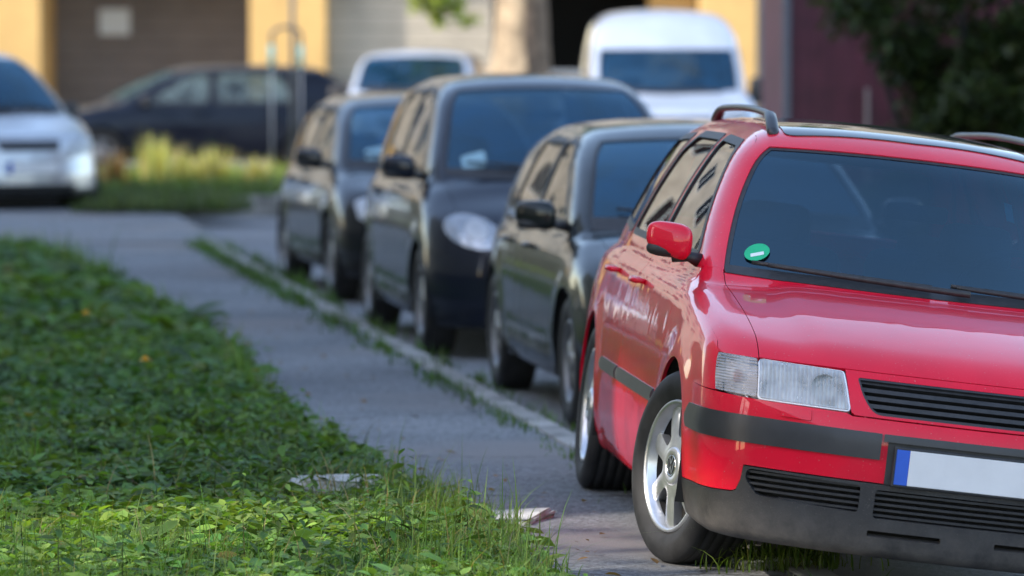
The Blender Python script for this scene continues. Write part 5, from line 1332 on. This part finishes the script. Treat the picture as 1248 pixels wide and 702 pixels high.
# dark saloon
P6 = gen(hw=.87, wb=2.7, fo=.9, ro=1.0, belt=.93, roof=1.44, hood0=.70, hood1=.94, cowl_u=-.1, wst_u=-1.05, fast=.55, rdu=-2.4, step=.07, winmat='palewin', style=STYLE5)
c6, B6 = build_car('dark_saloon', 'dark blue saloon standing across in front of the grey garage door', 'car', P6, DBL)
front_far(c6, B6, P6, [(.40, .58), (.42, .69), (.68, .72), (.74, .69), (.72, .60)], [(-.3, .58), (.3, .58), (.34, .68), (-.34, .68)], [(-.45, .25), (.45, .25), (.5, .38), (-.5, .38)], .46)
place(c6, -5.5, 66.0, R(-78), 0, -.14)
# white vans
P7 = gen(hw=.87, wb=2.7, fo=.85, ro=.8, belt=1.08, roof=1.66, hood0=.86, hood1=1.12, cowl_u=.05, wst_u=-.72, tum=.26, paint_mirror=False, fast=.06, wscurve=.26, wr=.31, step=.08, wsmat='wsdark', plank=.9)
c7, B7 = build_car('small_van', 'small white van with rounded roof behind the two dark kerbside cars', 'van', P7, WHT, 'white vans')
front_far(c7, B7, P7, [(.42, .68), (.44, .84), (.70, .90), (.76, .86), (.74, .72)], [(-.3, .74), (.3, .74), (.34, .84), (-.34, .84)], [(-.5, .28), (.5, .28), (.5, .45), (-.5, .45)], .56)
place(c7, -1.24, 61.0, R(-4), 0, -.14)
P8 = gen(hw=.99, paint_mirror=False, mirror_size=(.07, .11, .15), mirror_arm=.06, wb=3.2, fo=.88, ro=.9, belt=1.16, roof=2.14, hood0=.98, hood1=1.20, cowl_u=.10, wst_u=-.62, tum=.16, fast=.05, wscurve=.24, wr=.34, step=.08, wsmat='wsdark', plank=.9,
    ws=[(1.0, .40), (1.2, .10), (1.45, -.26), (1.7, -.60), (1.8, -.73)], roof_=0)
P8.update(roof=[(-.2, 1.45), (-.55, 1.72), (-.85, 1.94), (-1.2, 2.07), (-1.7, 2.13), (-3., 2.14), (-4.2, 2.10)], wsw=(1.225, 1.69), wtop=1.72, kr=.16,
    windows=[[(-.42, 1.2), (-.86, 1.66), (-.95, 1.7), (-1.4, 1.7), (-1.4, 1.2)]], gs=[(.7, .93), (1.16, .90), (1.7, .83), (2.05, .74), (2.3, .62)])
c8, B8 = build_car('high_roof_van', 'large white high-roof van between the pale tree trunk and the maroon wall', 'van', P8, WHT, 'white vans')
front_far(c8, B8, P8, [(.46, .76), (.48, .96), (.76, 1.02), (.84, .98), (.82, .80)], [(-.4, .80), (.4, .80), (.42, .94), (-.42, .94)], [(-.55, .30), (.55, .30), (.55, .5), (-.55, .5)], .62)
place(c8, 1.75, 56., R(1.5), 0, -.14)

# ================================================================== camera, light, sky
cam = bpy.data.cameras.new('Camera'); co = bpy.data.objects.new('Camera', cam); COL.objects.link(co); sc.camera = co
cam.sensor_width = 36; cam.lens = FPX / 1248 * 36; cam.clip_end = 2000; cam.clip_start = .5
co.location = (0, 0, CAM_H); co.rotation_euler = (PI / 2 - math.atan((351 - Y0) / FPX), 0, 0)
cam.dof.use_dof = True; cam.dof.focus_distance = 16.4; cam.dof.aperture_fstop = 2.9; cam.dof.aperture_blades = 9
SUN_EL = R(35); SUN_DIR = Vector((.9, .43, 0)).normalized()        # horizontal travel direction of the light
w = bpy.data.worlds.new('World'); sc.world = w; w.use_nodes = True
nt = w.node_tree; s = nt.nodes.new('ShaderNodeTexSky'); s.sky_type = 'NISHITA'; s.sun_disc = False; s.sun_elevation = SUN_EL; s.ozone_density = 1.6; s.dust_density = .8
az = math.atan2(-SUN_DIR.x, -SUN_DIR.y); s.sun_rotation = az % (2 * PI)
L(nt, mixc(nt, 1., s.outputs[0], (1.10, 1.0, .92), 'MULTIPLY'), nt.nodes['Background'].inputs[0]); nt.nodes['Background'].inputs[1].default_value = .56
l = bpy.data.lights.new('Sun', 'SUN'); l.energy = 5.4; l.angle = R(.53); l.color = (1., .91, .79); lo = bpy.data.objects.new('Sun', l); COL.objects.link(lo)
d = Vector((SUN_DIR.x * math.cos(SUN_EL), SUN_DIR.y * math.cos(SUN_EL), -math.sin(SUN_EL))); lo.rotation_euler = d.to_track_quat('-Z', 'Y').to_euler(); lo.location = (-20, -10, 30)
sc.render.engine = 'CYCLES'; sc.cycles.use_denoising = True
try: sc.cycles.denoiser = 'OPENIMAGEDENOISE'
except Exception: pass
sc.cycles.max_bounces = 8; sc.cycles.transparent_max_bounces = 12; sc.cycles.glossy_bounces = 4; sc.cycles.diffuse_bounces = 3
sc.cycles.sample_clamp_indirect = 8; sc.cycles.caustics_reflective = False
sc.view_settings.view_transform = 'Standard'; sc.view_settings.look = 'None'; sc.view_settings.exposure = 0
